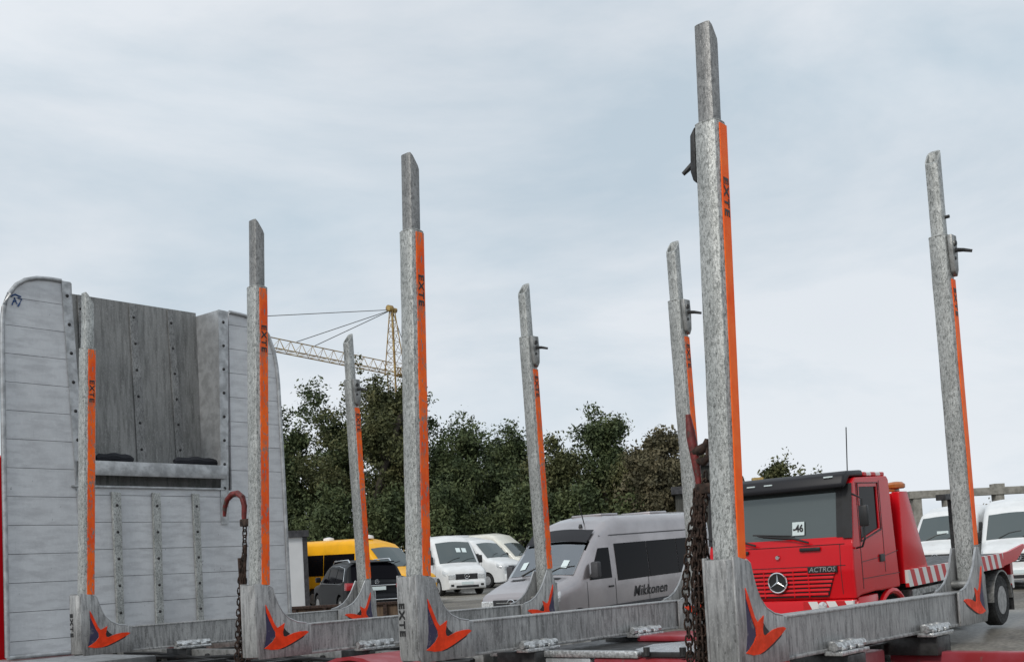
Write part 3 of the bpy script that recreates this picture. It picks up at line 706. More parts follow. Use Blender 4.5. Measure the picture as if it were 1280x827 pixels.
# ------------------------------------------------------------ vans and cars
def lerp(tab, x):
    if x >= tab[0][0]: return tab[0][1]
    for (a, va), (b, vb) in zip(tab, tab[1:]):
        if x >= b: return va+(vb-va)*(x-a)/(b-a)
    return tab[-1][1]
class Body:
    """lofted body, nose at x = 0, running back along -x"""
    def __init__(s, L, top, bot, width, belt, tumble, rnd, hood_end):
        s.L, s.top, s.bot, s.width, s.belt, s.tumble, s.rnd, s.hood = L, top, bot, width, belt, tumble, rnd, hood_end
    def T(s, x): return lerp(s.top, x)
    def hw(s, x, z):
        w = lerp(s.width, x); zt = s.T(x); zb = lerp(s.bot, x); H = s.top_max
        if z > s.belt: w *= 1-s.tumble*((z-s.belt)/(H-s.belt))**1.3
        else: w *= 1-.05*((s.belt-z)/s.belt)**2
        r = min(s.rnd, (zt-zb)*.45)
        if z > zt-r:
            q = (z-(zt-r))/r; w -= r*1.15*(1-math.sqrt(max(0, 1-q*q)))
        return w
    @property
    def top_max(s): return max(v for _, v in s.top)
    def side(s, x, z, sd, off=.0): return (x, sd*(s.hw(x, z)+off), z)
    def mesh(s):
        xs = sorted(set([round(-s.L*i/70, 4) for i in range(71)]+[a for a, _ in s.top]+[a for a, _ in s.width if a > -s.L]), reverse=True)
        mb = MB(); K = 0; rings = []
        for x in xs:
            zb, zt = lerp(s.bot, x), s.T(x); r = min(s.rnd, (zt-zb)*.45); ring = []
            zz = [zb+(zt-r-zb)*i/8 for i in range(9)]+[zt-r+r*math.sin(math.pi/2*i/6) for i in range(1, 7)]
            ring = [(s.hw(x, z), z) for z in zz]; wtop = ring[-1][0]
            cr = [(wtop*f_, zt+.05*(1-f_*f_)*min(1, (zt-zb))*(1 if zt > s.belt+.35 else .5)) for f_ in (.7, .35, 0)]
            ring += cr
            full = [(x, a, b) for a, b in ring]+[(x, -a, b) for a, b in ring[::-1][1:]]
            rings.append(full)
        n = len(rings[0])
        for r_ in rings: mb.v += r_
        for i in range(len(rings)-1):
            for j in range(n-1): mb.f.append((i*n+j, i*n+j+1, (i+1)*n+j+1, (i+1)*n+j))
            mb.f.append((i*n+n-1, i*n, (i+1)*n, (i+1)*n+n-1))
        mb.f.append(tuple(range(n))[::-1]); mb.f.append(tuple((len(rings)-1)*n+j for j in range(n)))
        return mb
    def crown(s, x, y):
        zt = s.T(x); zb = lerp(s.bot, x); w = max(.05, s.hw(x, zt)); f_ = min(1, abs(y)/w)
        return zt+.05*(1-f_*f_)*min(1, zt-zb)*(1 if zt > s.belt+.35 else .5)
def bilin(q, u, v):
    a, b, c, d = [np.array(p, float) for p in q]; return (a*(1-u)+b*u)*(1-v)+(d*(1-u)+c*u)*v
def side_patch(mb, B, q, sd, off=.012, n=6):
    st = len(mb.v)
    for j in range(n+1):
        for i in range(n+1):
            x, z = bilin(q, i/n, j/n); mb.v.append(B.side(x, z, sd, off))
    for j in range(n):
        for i in range(n):
            a = st+j*(n+1)+i; f = (a, a+1, a+n+2, a+n+1); mb.f.append(f)
def top_patch(mb, B, x0, x1, w0, w1, off=.012, n=8, m_=8):
    st = len(mb.v)
    for j in range(n+1):
        x = x0+(x1-x0)*j/n; w = w0+(w1-w0)*j/n
        for i in range(m_+1):
            y = -w+2*w*i/m_; mb.v.append((x+off, y, B.crown(x, y)+off))
    for j in range(n):
        for i in range(m_): a = st+j*(m_+1)+i; mb.f.append((a, a+1, a+m_+2, a+m_+1))
def cut(mb_obj, cutters):
    for c in cutters:
        md = mb_obj.modifiers.new('b', 'BOOLEAN'); md.operation = 'DIFFERENCE'; md.object = c; md.solver = 'EXACT'
    dg = bpy.context.evaluated_depsgraph_get(); dg.update()
    me = bpy.data.meshes.new_from_object(mb_obj.evaluated_get(dg)); old = mb_obj.data; mb_obj.modifiers.clear(); mb_obj.data = me
    for c in cutters: bpy.data.objects.remove(c)
    return me
def place(root, px, dep, ang, L=5):
    """ang: heading measured from 'towards the camera', + = nose swung to picture right"""
    lat = lat_of(px, dep); fw = (math.sin(ang), -math.cos(ang))
    p0 = ld(lat, dep); p1 = ld(lat-fw[0]*L, dep-fw[1]*L)
    d = (p0-p1).normalized(); rz = math.atan2(d.y, d.x); pitch = -math.asin(d.z)
    root.rotation_euler = (0, pitch, rz); root.location = p0
def wheel(root, x, y, r, w=.22, sd=1, rimr=.6, hub='rim'):
    t_ = MB(); prof = [(r*.62, 0), (r*.93, .0), (r, .04), (r, w-.04), (r*.93, w), (r*.62, w)]
    if sd > 0: t_.lathe([(a, -b) for a, b in prof], 'y', 30, (x, y, r))
    else: t_.lathe(prof, 'y', 30, (x, y, r))
    wo = t_.build('wheel', MT['rubber'], root, auto=35, recalc=True)
    q = MB(); rr = r*rimr
    pr = [(rr, -.004), (rr*.92, .03), (rr*.55, .045), (rr*.3, .01), (rr*.1, .005)]
    q.lathe([(a, -b if sd > 0 else b) for a, b in pr], 'y', 24, (x, y, r))
    for i in range(6):
        a = i*math.pi/3; q.lathe([(rr*.09, 0), (rr*.09, sd*.012)], 'y', 8, (x+rr*.42*math.cos(a), y-sd*.02, r+rr*.42*math.sin(a)))
    q.build('rim', MT[hub], wo, auto=35, recalc=True)
def star(mb, c, r, m):                       # ringed three pointed emblem, in the plane of m
    pts = [(r*math.cos(a), r*math.sin(a), 0) for a in [i*2*math.pi/20 for i in range(20)]]
    mb.tube([m @ Vector(p) for p in pts], r*.09, 6, closed=True)
    for k in range(3):
        a = math.pi/2+k*2*math.pi/3; tip = (r*math.cos(a)*.97, r*math.sin(a)*.97, .004); w1 = (r*.13*math.cos(a+1.05), r*.13*math.sin(a+1.05), .004); w2 = (r*.13*math.cos(a-1.05), r*.13*math.sin(a-1.05), .004)
        mb.add([tip, w1, (0,0,.012), w2], [(0,1,2),(0,2,3)], m)
def sprinter(name, label, cat, paint, H=2.6, L=5.9, group=None, old=False, glazed=(-2.45, -5.4), glass='glass', detail=1, side=1, roof_h=None, seethrough=False):
    root = empty(name, label=label, cat=cat, group=group)
    hd = -.95
    if old: top = [(0,.80),(-.05,1.0),(-.12,1.08),(-.5,1.22),(-1.05,1.34),(-1.12,1.38),(-1.95,2.24),(-2.1,2.34),(-2.5,H-.06),(-2.9,H),(-L+.25,H),(-L,H-.12)]
    else: top = [(0,.92),(-.03,1.07),(-.10,1.15),(-.5,1.28),(-.95,1.40),(-1.05,1.45),(-1.72,2.08),(-1.86,2.2),(-2.05,2.34),(-2.45,H-.1),(-2.9,H),(-L+.25,H),(-L,H-.12)]
    width = [(0,.80),(-.06,.88),(-.2,.94),(-.6,.975),(-1.2,.99),(-L+.1,.99),(-L,.96)]
    B = Body(L, top, [(0,.30),(-.3,.26),(-L,.30)], width, 1.15, .11, .20, hd)
    bo = B.mesh().build('body', MT[paint], root, recalc=True)
    cs = []
    wr = .35; axles = (-.98, -L+1.35)
    for ax in axles:
        for sd in (1, -1):
            c = MB().lathe([(wr+.07, -.26), (wr+.07, .26)], 'y', 28, (ax, sd*.95, wr)).build('c', None, root, recalc=True); cs.append(c)
    bpy.context.view_layer.update()
    cut(bo, cs)
    me = bo.data
    if seethrough:
        bb = bmesh.new(); bb.from_mesh(me); kill = []
        for f in bb.faces:
            c = f.calc_center_median()
            if -1.80 < c.x < -1.06 and abs(c.y) < .80 and c.z > B.crown(c.x, c.y)-.06 and f.normal.z > .2: kill.append(f)
        bmesh.ops.delete(bb, geom=kill, context='FACES'); bb.to_mesh(me); bb.free()
        it = MB(); it.box(-1.75, -.9, -.8, .8, 1.02, 1.16, ch=.03); it.build('dashboard', MT['greyplastic'], root)
        for y in (-.5, .5):
            s_ = MB(); s_.box(-2.35, -2.2, y-.24, y+.24, .9, 1.62, ch=.05); s_.box(-2.34, -2.24, y-.12, y+.12, 1.64, 1.85, ch=.04); s_.build('seat', MT['seatfabric'], root, auto=40)
        sw = MB(); sw.tube([(-1.72+.09*math.sin(a), .5+.19*math.cos(a), 1.30+.17*math.sin(a)) for a in [i*math.pi/9 for i in range(18)]], .014, 6, closed=True); sw.build('steering_wheel', MT['black'], root)
        bk_ = MB(); bk_.box(-2.7, -2.65, -.85, .85, .6, 2.3); bk_.build('bulkhead', MT['dash'], root)
    me.polygons.foreach_set('use_smooth', [True]*len(me.polygons)); me.set_sharp_from_angle(angle=R(28))
    if not me.materials: me.materials.append(MT[paint])
    # dark wells
    w_ = MB()
    for ax in axles: w_.box(ax-.5, ax+.5, -.78, .78, .28, .74)
    w_.build('underbody', MT['black'], root)
    for ax in axles:
        for sd in (1, -1): wheel(root, ax, sd*.96, wr, sd=sd)
    # windscreen
    xa, xb = (-1.10, -1.98) if old else (-1.04, -1.82)
    ws = MB(); top_patch(ws, B, xa, xb, .84, .77, off=.006); 
    ws.build('windscreen', MT['clear'] if seethrough else MT[glass], root, smooth=True, recalc=False)
    # side glass
    for sd in (1, -1):
        f_ = MB(); q = [(-1.42,1.30),(-2.26,1.30),(-2.26,1.95),(-1.86,1.95)] if not old else [(-1.62,1.32),(-2.35,1.32),(-2.35,1.98),(-2.05,1.98)]
        side_patch(f_, B, q, sd); f_.build('door_window', MT['glass_side'], root, smooth=True)
        if glazed:
            f_ = MB(); a, b = glazed; n = max(1, round((a-b)/1.5)); 
            for i in range(n):
                x0 = a+(b-a)*i/n; x1 = a+(b-a)*(i+1)/n+.035
                side_patch(f_, B, [(x0,1.22),(x1,1.22),(x1,2.02),(x0,2.02)], sd)
            f_.build('side_window', MT['glass_side'], root, smooth=True)
        # door shut lines and handle
        ln = MB()
        for xx in (-1.30, -2.38, -3.75):
            side_patch(ln, B, [(xx,.45),(xx-.014,.45),(xx-.014,1.28),(xx,1.28)], sd, .004, 3)
        side_patch(ln, B, [(-.25,1.02),(-L+.2,1.0),(-L+.2,1.018),(-.25,1.04)], sd, .003, 8) if False else None
        ln.build('shut_line', MT['black'], root)
        sl_ = MB(); side_patch(sl_, B, [(-1.5,.60),(-L+1.9,.60),(-L+1.9,.72),(-1.5,.72)], sd, .018, 8); sl_.build('rub_strip', MT['greyplastic'], root, smooth=True)
        hn = MB(); y_ = B.hw(-2.22, 1.12); hn.box(-2.30, -2.12, sd*(y_+.006)-.014, sd*(y_+.006)+.014, 1.10, 1.14, ch=.006); hn.build('door_handle', MT['black'], root)
        mr = MB(); ym = B.hw(-1.45, 1.4); mr.box(-1.56, -1.40, sd*(ym+.14)-.09, sd*(ym+.14)+.09, 1.34, 1.68, ch=.035); mr.box(-1.50, -1.44, sd*(ym+.03)-.07, sd*(ym+.03)+.07, 1.36, 1.42, ch=.01)
        mr.build('mirror', MT['greyplastic'] if paint != 'white' else MT['black'], root, auto=40)
        hl = MB(); qx = [(-.015,.80),(-.36,.90),(-.42,1.10),(-.08,.995)] if old else [(-.015,.88),(-.36,.96),(-.42,1.16),(-.08,1.06)]
        for o_ in (0,):
            st = len(hl.v); n = 5
            for j in range(n+1):
                for i in range(n+1):
                    x, z = bilin(qx, i/n, j/n); hl.v.append((x+.008, sd*(B.hw(x, z)+.004), z))
            for j in range(n):
                for i in range(n): a = st+j*(n+1)+i; hl.f.append((a, a+1, a+n+2, a+n+1))
        # front part of the lamp on the nose
        y0, y1 = .44, .81
        hz = 0 if old else .12; hl.box(-.04, .012, sd*(y0+y1)/2-(y1-y0)/2, sd*(y0+y1)/2+(y1-y0)/2, .70+hz, .90+hz, ch=.02)
        hl.build('headlight', MT['lamp'], root, smooth=False)
    dz = 0 if old else .12
    gr = MB(); gr.box(-.03, .014, -.50, .50, .68+dz, .92+dz, ch=.02); gr.build('grille', MT['black'], root, auto=30)
    gb = MB()
    for z in (.74+dz, .80+dz, .86+dz): gb.box(.012, .022, -.40, .40, z-.008, z+.008)
    gb.build('grille_bar', MT['chrome'] if not old else MT['greyplastic'], root)
    sm = MB(); star(sm, None, .105, frame((.035, 0, .82+dz), (0,1,0), (0,0,1))); sm.build('emblem', MT['chrome'], root)
    bu = MB(); bu.prism([(-.5,.28),(.05,.28),(.09,.36),(.09,.55),(.04,.64),(-.5,.64)], -.80, .80, ch=.03); bu.prism([(-.6,.28),(-.12,.28),(-.12,.62),(-.6,.62)], -.925, .925, ch=.03) if False else None
    bu.build('bumper', MT[paint] if paint in ('white','cream') else MT['greyplastic'] if paint != 'silver' else MT[paint], root, auto=35)
    lo = MB(); lo.box(.06, .096, -.5, .5, .34, .44, ch=.01)
    for sd in (1, -1): lo.box(.05, .094, sd*.66-.08, sd*.66+.08, .38, .50, ch=.02)
    lo.build('air_intake', MT['black'], root)
    pt_ = MB(); pt_.box(.09, .103, -.26, .26, .47, .58, ch=.003); pt_.build('number_plate', MT['paper'], root)
    wp = MB(); 
    for y in (-.5, .15): 
        pa = [(xa+.0+.012, y, B.crown(xa, y)+.02), (xa-.12, y+.3, B.crown(xa-.12, y+.3)+.022), (xa-.17, y+.62, B.crown(xa-.17, y+.62)+.022)]
        wp.tube(pa, .012, 5)
    wp.build('wiper', MT['black'], root)
    return root, B
# silver van with the name on its side
sv, SB = sprinter('silver_van', 'silver high roof van with dark side windows and Mikkonen on its side', 'van', 'silver', H=2.62, L=6.9, glazed=(-2.5, -6.5), seethrough=True)
place(sv, 635, 22.6, R(-38), 6)
vz = MB(); st = 0
top_patch(vz, SB, -1.76, -2.02, .80, .80, off=.03, n=4); top_patch(vz, SB, -1.70, -1.76, .80, .80, off=.035, n=2)
vz.build('sun_visor', MT['visor'], sv, smooth=True)
tx = MB(); text(tx, 'Mikkonen', .33, frame((-3.80, SB.hw(-4.0, .9)+.012, .93), (-1,0,0), (0,0,1)), bold=.001, spacing=1.12, shear=.35, ext=.002, sx=1.0)
tx.build('lettering', MT['black'], sv)
hv = MB()
for y in (-.45, .45):
    st = len(hv.v)
    for (x, yy) in ((-.80,y-.17),(-.80,y+.17),(-.90,y+.19),(-.90,y-.19)): hv.v.append((x, yy, SB.crown(x, yy)+.012))
    hv.f.append((st, st+1, st+2, st+3))
hv.build('bonnet_vent', MT['black'], sv)
sk = MB()
for y, w in ((-.55,.14),(.52,.15)):
    st = len(sk.v)
    for (x, yy) in ((-1.16,y-w/2),(-1.16,y+w/2),(-1.32,y+w/2),(-1.32,y-w/2)): sk.v.append((x+.012, yy, SB.crown(x, yy)+.02))
    sk.f.append((st, st+1, st+2, st+3))
sk.build('windscreen_sticker', MT['paper'], sv)
an = MB(); an.tube([(-2.15, .35, 2.40), (-2.3, .35, 2.47), (-2.15, .35, 2.95)], .012, 5); an.lathe([(.05,0),(.03,.07)], 'z', 10, (-2.15,.35,2.42)); an.build('antenna', MT['black'], sv)
rf = MB(); rf.box(-3.6, -2.9, -.4, .4, 2.65, 2.70, ch=.02); rf.box(-5.8, -5.0, -.4, .4, 2.65, 2.70, ch=.02); rf.build('roof_hatch', MT['silver'], sv, auto=35)
gt_ = MB(); side_patch(gt_, SB, [(-2.0,2.22),(-6.8,2.22),(-6.8,2.195),(-2.0,2.195)], 1, .01, 10); side_patch(gt_, SB, [(-2.0,2.22),(-6.8,2.22),(-6.8,2.195),(-2.0,2.195)], -1, .01, 10); gt_.build('roof_gutter', MT['greyplastic'], sv)

yv, YBd = sprinter('yellow_minibus', 'yellow minibus with dark side windows parked behind the black car', 'minibus', 'yellow', H=2.55, L=6.2, glazed=(-2.5, -5.9))
place(yv, 523, 40.5, R(52), 5)
rv_ = MB(); rv_.lathe([(.22,0),(.2,.1),(.05,.14)], 'z', 14, (-4.9,0,2.58)); rv_.lathe([(.22,0),(.2,.1),(.05,.14)], 'z', 14, (-2.7,0,2.58)); rv_.build('roof_vent', MT['white'], yv, auto=40)
w1, WB = sprinter('white_van', 'white van with a closed dark windscreen facing the yard, just right of the yellow minibus', 'van', 'white', H=2.55, L=5.6, old=True, glazed=None, group='white vans in the yard')
place(w1, 579, 47, R(20), 5)
sk = MB()
for y in (.15, .42):
    st = len(sk.v)
    for (x, yy) in ((-1.5,y-.1),(-1.5,y+.1),(-1.68,y+.1),(-1.68,y-.1)): sk.v.append((x+.012, yy, WB.crown(x, yy)+.02))
    sk.f.append((st, st+1, st+2, st+3))
sk.build('windscreen_sticker', MT['paper'], w1)
w2, _ = sprinter('white_van', 'white van seen from its side between the silver van and the other white van', 'van', 'white', H=2.5, L=5.4, glazed=None, group='white vans in the yard')
place(w2, 640, 54, R(50), 5)
ac = MB(); ac.box(-4.6, -3.4, -.5, .5, 2.5, 2.66, ch=.04); ac.build('roof_box', MT['white'], w2, auto=35)
w3, _ = sprinter('white_van', 'cream roofed van standing farthest back, behind the silver van', 'van', 'cream', H=2.75, L=6.6, glazed=None, group='white vans in the yard')
place(w3, 672, 60, R(55), 5)
w4, _ = sprinter('white_van', 'white van directly behind the tow truck deck, with a notice in its windscreen', 'van', 'white', H=2.5, L=5.6, glazed=None, group='white vans in the yard')
place(w4, 1164, 34.5, R(-36), 5)
w5, _ = sprinter('white_van', 'white high van at the right edge of the picture behind the tow truck tail', 'van', 'white', H=2.6, L=5.6, old=False, glazed=None, group='white vans in the yard')
place(w5, 1266, 31.5, R(-27), 5)
for wv in (w4, w5):
    an = MB(); an.tube([(-2.2, .25, 2.42), (-2.2, .25, 2.85)], .01, 5); an.lathe([(.045,0),(.03,.07)], 'z', 10, (-2.2,.25,2.40)); an.build('antenna', MT['black'], wv)
sk = MB(); sk.box(-1.22, -1.20, -.2, .15, 1.58, 1.74, ch=.002); sk.build('windscreen_sticker', MT['paper'], w4)

# black estate car seen from behind
def suv():
    root = empty('black_car', label='black four wheel drive car seen from behind, with red tail lights and silver roof rails', cat='car')
    L = 4.7
    top = [(0,.72),(-.06,.92),(-.25,1.0),(-1.2,1.12),(-1.35,1.16),(-2.0,1.66),(-2.2,1.74),(-3.0,1.80),(-4.0,1.76),(-4.25,1.70),(-4.55,1.18),(-4.64,1.12),(-4.7,.9)]
    B = Body(L, top, [(0,.35),(-L,.36)], [(0,.72),(-.1,.85),(-.5,.95),(-1.2,.96),(-4.2,.96),(-4.5,.93),(-4.7,.86)], 1.08, .24, .16, -1.2)
    bo = B.mesh().build('body', MT['blackpaint'], root, recalc=True); cs = []
    for ax in (-.9, -3.75):
        for sd in (1, -1): cs.append(MB().lathe([(.43, -.26), (.43, .26)], 'y', 28, (ax, sd*.92, .38)).build('c', None, root, recalc=True))
    bpy.context.view_layer.update(); cut(bo, cs); me = bo.data
    me.polygons.foreach_set('use_smooth', [True]*len(me.polygons)); me.set_sharp_from_angle(angle=R(30))
    for ax in (-.9, -3.75):
        for sd in (1, -1): wheel(root, ax, sd*.93, .37, .24, sd)
    MB().box(-4.2, -.5, -.72, .72, .33, .7).build('underbody', MT['black'], root)
    for sd in (1, -1):
        for q in ([(-1.55,1.16),(-2.35,1.13),(-2.35,1.58),(-2.05,1.58)], [(-2.42,1.13),(-3.3,1.13),(-3.3,1.60),(-2.42,1.60)], [(-3.38,1.14),(-4.15,1.18),(-3.95,1.56),(-3.38,1.59)]):
            f_ = MB(); side_patch(f_, B, q, sd, .008); f_.build('side_window', MT['glass_side'], root, smooth=True)
        tr_ = MB(); tr_.tube([B.side(x, z, sd, .012) for x, z in ((-1.48,1.13),(-1.98,1.61),(-2.4,1.65),(-3.4,1.66),(-4.05,1.6),(-4.25,1.2),(-4.1,1.11),(-1.48,1.11))], .012, 5, closed=True); tr_.build('window_trim', MT['chrome'], root)
        rr = MB(); rr.tube([(-2.1, sd*.66, 1.72), (-2.3, sd*.66, 1.82), (-3.9, sd*.66, 1.85), (-4.1, sd*.66, 1.76)], .022, 6); rr.build('roof_rail', MT['chrome'], root)
        tl = MB(); tl.prism([(sd*.98,.93),(sd*.97,1.16),(sd*.70,1.15),(sd*.60,1.05),(sd*.60,.95)], -4.74, -4.45, 'yz', ch=.015); tl.build('taillight', MT['taillight'], root, auto=35, recalc=True)
        mr = MB(); mr.box(-1.75, -1.58, sd*1.08-.08, sd*1.08+.08, 1.15, 1.32, ch=.03); mr.build('mirror', MT['blackpaint'], root, auto=40)
    rw_ = MB(); top_patch(rw_, B, -4.27, -4.53, .70, .76, off=.0, n=4); rw_.v = [(x-.014, y, z+.01) for x, y, z in rw_.v]; rw_.build('rear_window', MT['glass_side'], root, smooth=True)
    tr_ = MB(); tr_.box(-4.76, -4.71, -.58, .58, 1.03, 1.06, ch=.005); tr_.box(-4.86, -4.82, -.62, .62, .60, .635, ch=.008); tr_.build('rear_trim', MT['chrome'], root, auto=30)
    bm_ = MB(); bm_.prism([(-4.4,.40),(-4.78,.40),(-4.84,.55),(-4.84,.70),(-4.74,.80),(-4.4,.80)], -.92, .92, ch=.03); bm_.build('rear_bumper', MT['blackpaint'], root, auto=35)
    sk_ = MB(); sk_.prism([(-.7,.40),(-.62,.50),(.62,.50),(.7,.40),(.55,.36),(-.55,.36)], -4.87, -4.80, 'yz', ch=.008); sk_.build('skid_plate', MT['rim'], root)
    npl = MB(); npl.box(-4.755, -4.73, -.26, .26, .90, 1.01, ch=.003); npl.build('number_plate', MT['paper'], root)
    em = MB(); star(em, None, .06, frame((-4.69, 0, 1.16), (0,-1,0), (0,0,1))); em.build('emblem', MT['chrome'], root)
    sp_ = MB(); sp_.box(-4.38, -4.1, -.68, .68, 1.74, 1.775, ch=.012); sp_.build('spoiler', MT['blackpaint'], root, auto=35)
    return root
car = suv()
dl = lat_of(467, 34); fwd = (-math.sin(R(24)), math.cos(R(24)))
nose = ld(dl+fwd[0]*4.7, 34+fwd[1]*4.7); tail = ld(dl, 34); d = (nose-tail).normalized()
car.location = nose; car.rotation_euler = (0, -math.asin(d.z), math.atan2(d.y, d.x))

# ------------------------------------------------------------ red recovery truck
def tow_truck():
    root = empty('tow_truck', label='red recovery truck with black roof visor, orange beacon and red and white striped deck', cat='tow truck')
    H = 3.0
    # cab shell with real windscreen and door openings
    prof = [(-1.78,1.17),(-.98,1.17),(-.80,1.18),(-.2,1.16),(0,1.12),(.03,1.55),(.0,1.95),(-.03,2.02),(-.16,2.72),(-.30,2.86),(-1.56,2.90),(-1.63,2.80)]
    c = MB(); c.prism(prof, -1.23, 1.23, ch=.035); cab = c.build('cab', MT['red'], root, auto=35, recalc=True)
    cs = [MB().prism([(-1.62,1.98),(-.13,1.98),(-.30,2.70),(-1.62,2.72)], -1.12, 1.12).build('c', None, root, recalc=True),          # hollow
          MB().prism([(-.5,2.05),(.3,2.05),(.3,2.68),(-.5,2.68)], -1.08, 1.08).build('c', None, root, recalc=True),             # windscreen
          MB().prism([(-.36,2.00),(-1.08,2.12),(-1.08,2.66),(-.40,2.66)], -1.4, 1.4).build('c', None, root, recalc=True)]         # doors
    bpy.context.view_layer.update(); cut(cab, cs); me = cab.data
    me.polygons.foreach_set('use_smooth', [True]*len(me.polygons)); me.set_sharp_from_angle(angle=R(30)); cab.modifiers.new('wn', 'WEIGHTED_NORMAL').keep_sharp = True
    gl = MB(); gl.prism([(-.035,2.045),(-.150,2.70),(-.157,2.70),(-.042,2.045)], -1.10, 1.10); gl.build('windscreen', MT['glass'], root)
    for sd in (1, -1):
        q_ = MB(); q_.prism([(-.02,2.03),(.004,2.03),(-.126,2.72),(-.15,2.72)], sd*1.155-.072, sd*1.155+.072); q_.box(-.14, -.34, sd*1.2335-.001, sd*1.2335+.001, 2.03, 2.70) if False else None; q_.build('windscreen_pillar', MT['black'], root)
        q_ = MB(); q_.prism([(-.025,2.045),(-.140,2.70),(-.149,2.70),(-.034,2.045)], sd*1.03-.055, sd*1.03+.055); q_.build('windscreen_edge', MT['black'], root)
    for sd in (1, -1):
        d_ = MB(); d_.box(-1.085, -.36, sd*1.205-.004, sd*1.205+.004, 2.0, 2.68); d_.build('door_window', MT['glass_side'], root)
        f_ = MB(); f_.tube([(-.335, sd*1.232, 2.72), (-1.13, sd*1.232, 2.72), (-1.13, sd*1.232, 2.10), (-.33, sd*1.232, 1.97)], .014, 6, closed=True); f_.build('window_seal', MT['black'], root)
        ln = MB()
        for (x0, x1, z0, z1) in ((-.29,-.275,1.25,2.74), (-1.20,-1.188,1.45,2.78)): ln.box(x0, x1, sd*1.231-.003, sd*1.231+.003, z0, z1)
        ln.build('shut_line', MT['black'], root)
 
        hd = MB(); hd.box(-1.16, -.98, sd*1.24-.016, sd*1.24+.016, 1.62, 1.74, ch=.01); hd.build('door_handle', MT['black'], root)
        mi = MB(); mi.tube([(-.12, sd*1.24, 1.88), (-.05, sd*1.36, 1.90), (-.02, sd*1.42, 2.02), (-.02, sd*1.42, 2.62), (-.1, sd*1.24, 2.70)], .016, 6)
        mi.box(-.10, .0, sd*1.42-.07, sd*1.42+.07, 2.2, 2.52, ch=.03); mi.build('mirror', MT['black'], root, auto=40)
        # wheel arch lip and step
        ar = MB(); pts = [(-1.42+.64*math.cos(a), sd*1.20, .52+.62*math.sin(a)) for a in [math.pi*i/12 for i in range(13)]]
        ar.tube(pts, .05, 6); ar.build('wheel_arch', MT['red'], root, auto=50)
        st_ = MB(); st_.prism([(-.82,.50),(-.05,.50),(-.02,.95),(-.1,1.14),(-.86,1.14)], sd*1.0-.22, sd*1.0+.22, ch=.03); st_.build('step_panel', MT['red'], root, auto=35, recalc=True)
        hl = MB(); hl.box(-.04, .075, sd*.90-.2, sd*.90+.2, .62, .82, ch=.02); hl.build('headlight', MT['lamp'], root, auto=35)
        tp = MB(); tp.box(-.0, .088, sd*.80-.40, sd*.80+.40, .95, 1.10); tp.build('warning_stripe', MT['tape_y'], root)
        lt = MB(); lt.lathe([(.07,0),(.065,.03),(.02,.04)], 'x', 14, (.088, sd*.72, 1.03)); lt.build('round_lamp', MT['lamp'], root, auto=40)
        wheel(root, -1.42, sd*1.18, .5, .3, sd, .56)
        wheel(root, -7.05, sd*1.22, .5, .3, sd, .56)
        mg = MB(); pts = [(-7.05+.62*math.cos(a), .5+.6*math.sin(a)) for a in [math.pi*i/14 for i in range(15)]]; q = pts+[(-7.05+.59*math.cos(a), .5+.57*math.sin(a)) for a in [math.pi*i/14 for i in range(14, -1, -1)]]
        mg.prism(q, sd*1.05-.2, sd*1.05+.2); mg.build('mudguard', MT['steel'], root, auto=40, recalc=True)
        fl = MB(); fl.box(-7.72, -7.69, sd*1.05-.2, sd*1.05+.2, .25, .75); fl.build('mud_flap', MT['rubber'], root)
    fr_ = MB(); fr_.prism([(-.6,.42),(.05,.42),(.09,.55),(.09,.84),(.06,1.12),(-.6,1.12)], -1.2, 1.2, ch=.03); fr_.build('bumper', MT['red'], root, auto=35)
    # grille: red slats with dark slots
    gs = MB(); gs.prism([(-.80,1.17),(.80,1.17),(.955,1.60),(-.955,1.60)], -.01, .034, 'yz'); gs.build('grille', MT['black'], root)
    sl = MB()
    for i in range(7):
        z = 1.19+i*.063; w = .80+.16*(i/6)
        sl.prism([(.025, z), (.062, z+.006), (.055, z+.042), (.025, z+.046)], -w, w, ch=.003)
    for y in (-.5, -.25, .25, .5): sl.box(.03, .058, y-.008, y+.008, 1.17, 1.58)
    sl.build('grille_slat', MT['red'], root, auto=30)
    e_ = MB(); e_.lathe([(.15,0),(.15,.03)], 'x', 28, (.06,0,1.41)); e_.build('emblem_disc', MT['black'], root, auto=30)
    e_ = MB(); star(e_, None, .155, frame((.098, 0, 1.41), (0,1,0), (0,0,1))); e_.build('emblem', MT['chrome'], root)
    tb_ = MB(); tb_.box(.03, .07, .50, .98, 1.535, 1.635, ch=.01); tb_.build('name_plate', MT['black'], root)
    tx = MB(); text(tx, 'ACTROS', .105, frame((.0725, .74, 1.585), (0,1,0), (0,0,1)), bold=.001, shear=.2, sx=1.05); tx.build('lettering', MT['chrome'], root)
    pn = MB(); 
    pn.box(.015, .0285, -1.1, 1.1, 1.63, 1.64); pn.box(-.02, .004, -1.1, 1.1, 1.955, 1.963)
    for y_ in (1.025, -1.025): pn.prism([(-.02,1.2),(.0095,1.2),(.0335,1.55),(.0035,1.95),(-.02,1.95)], y_-.004, y_+.004)
    pn.build('panel_gap', MT['black'], root)
    hs = MB(); hs.box(.01, .045, .38, .72, 1.875, 1.93, ch=.01); hs.box(.01, .045, -.82, -.5, 1.875, 1.93, ch=.01); hs.build('grab_handle', MT['black'], root, auto=30)
    lb = MB(); lb.lathe([(.04,0),(.03,.02)], 'x', 12, (.03,0,1.80)); lb.build('lock_badge', MT['chrome'], root, auto=40)
    # roof visor
    vz = MB(); vz.prism([(-.05,2.68),(.05,2.64),(.09,2.70),(.02,2.93),(-.12,3.00),(-.7,3.02),(-.74,2.90),(-.2,2.88)], -1.19, 1.19, ch=.04); vz.build('sun_visor', MT['visor'], root, auto=40, recalc=True)
    mk = MB()
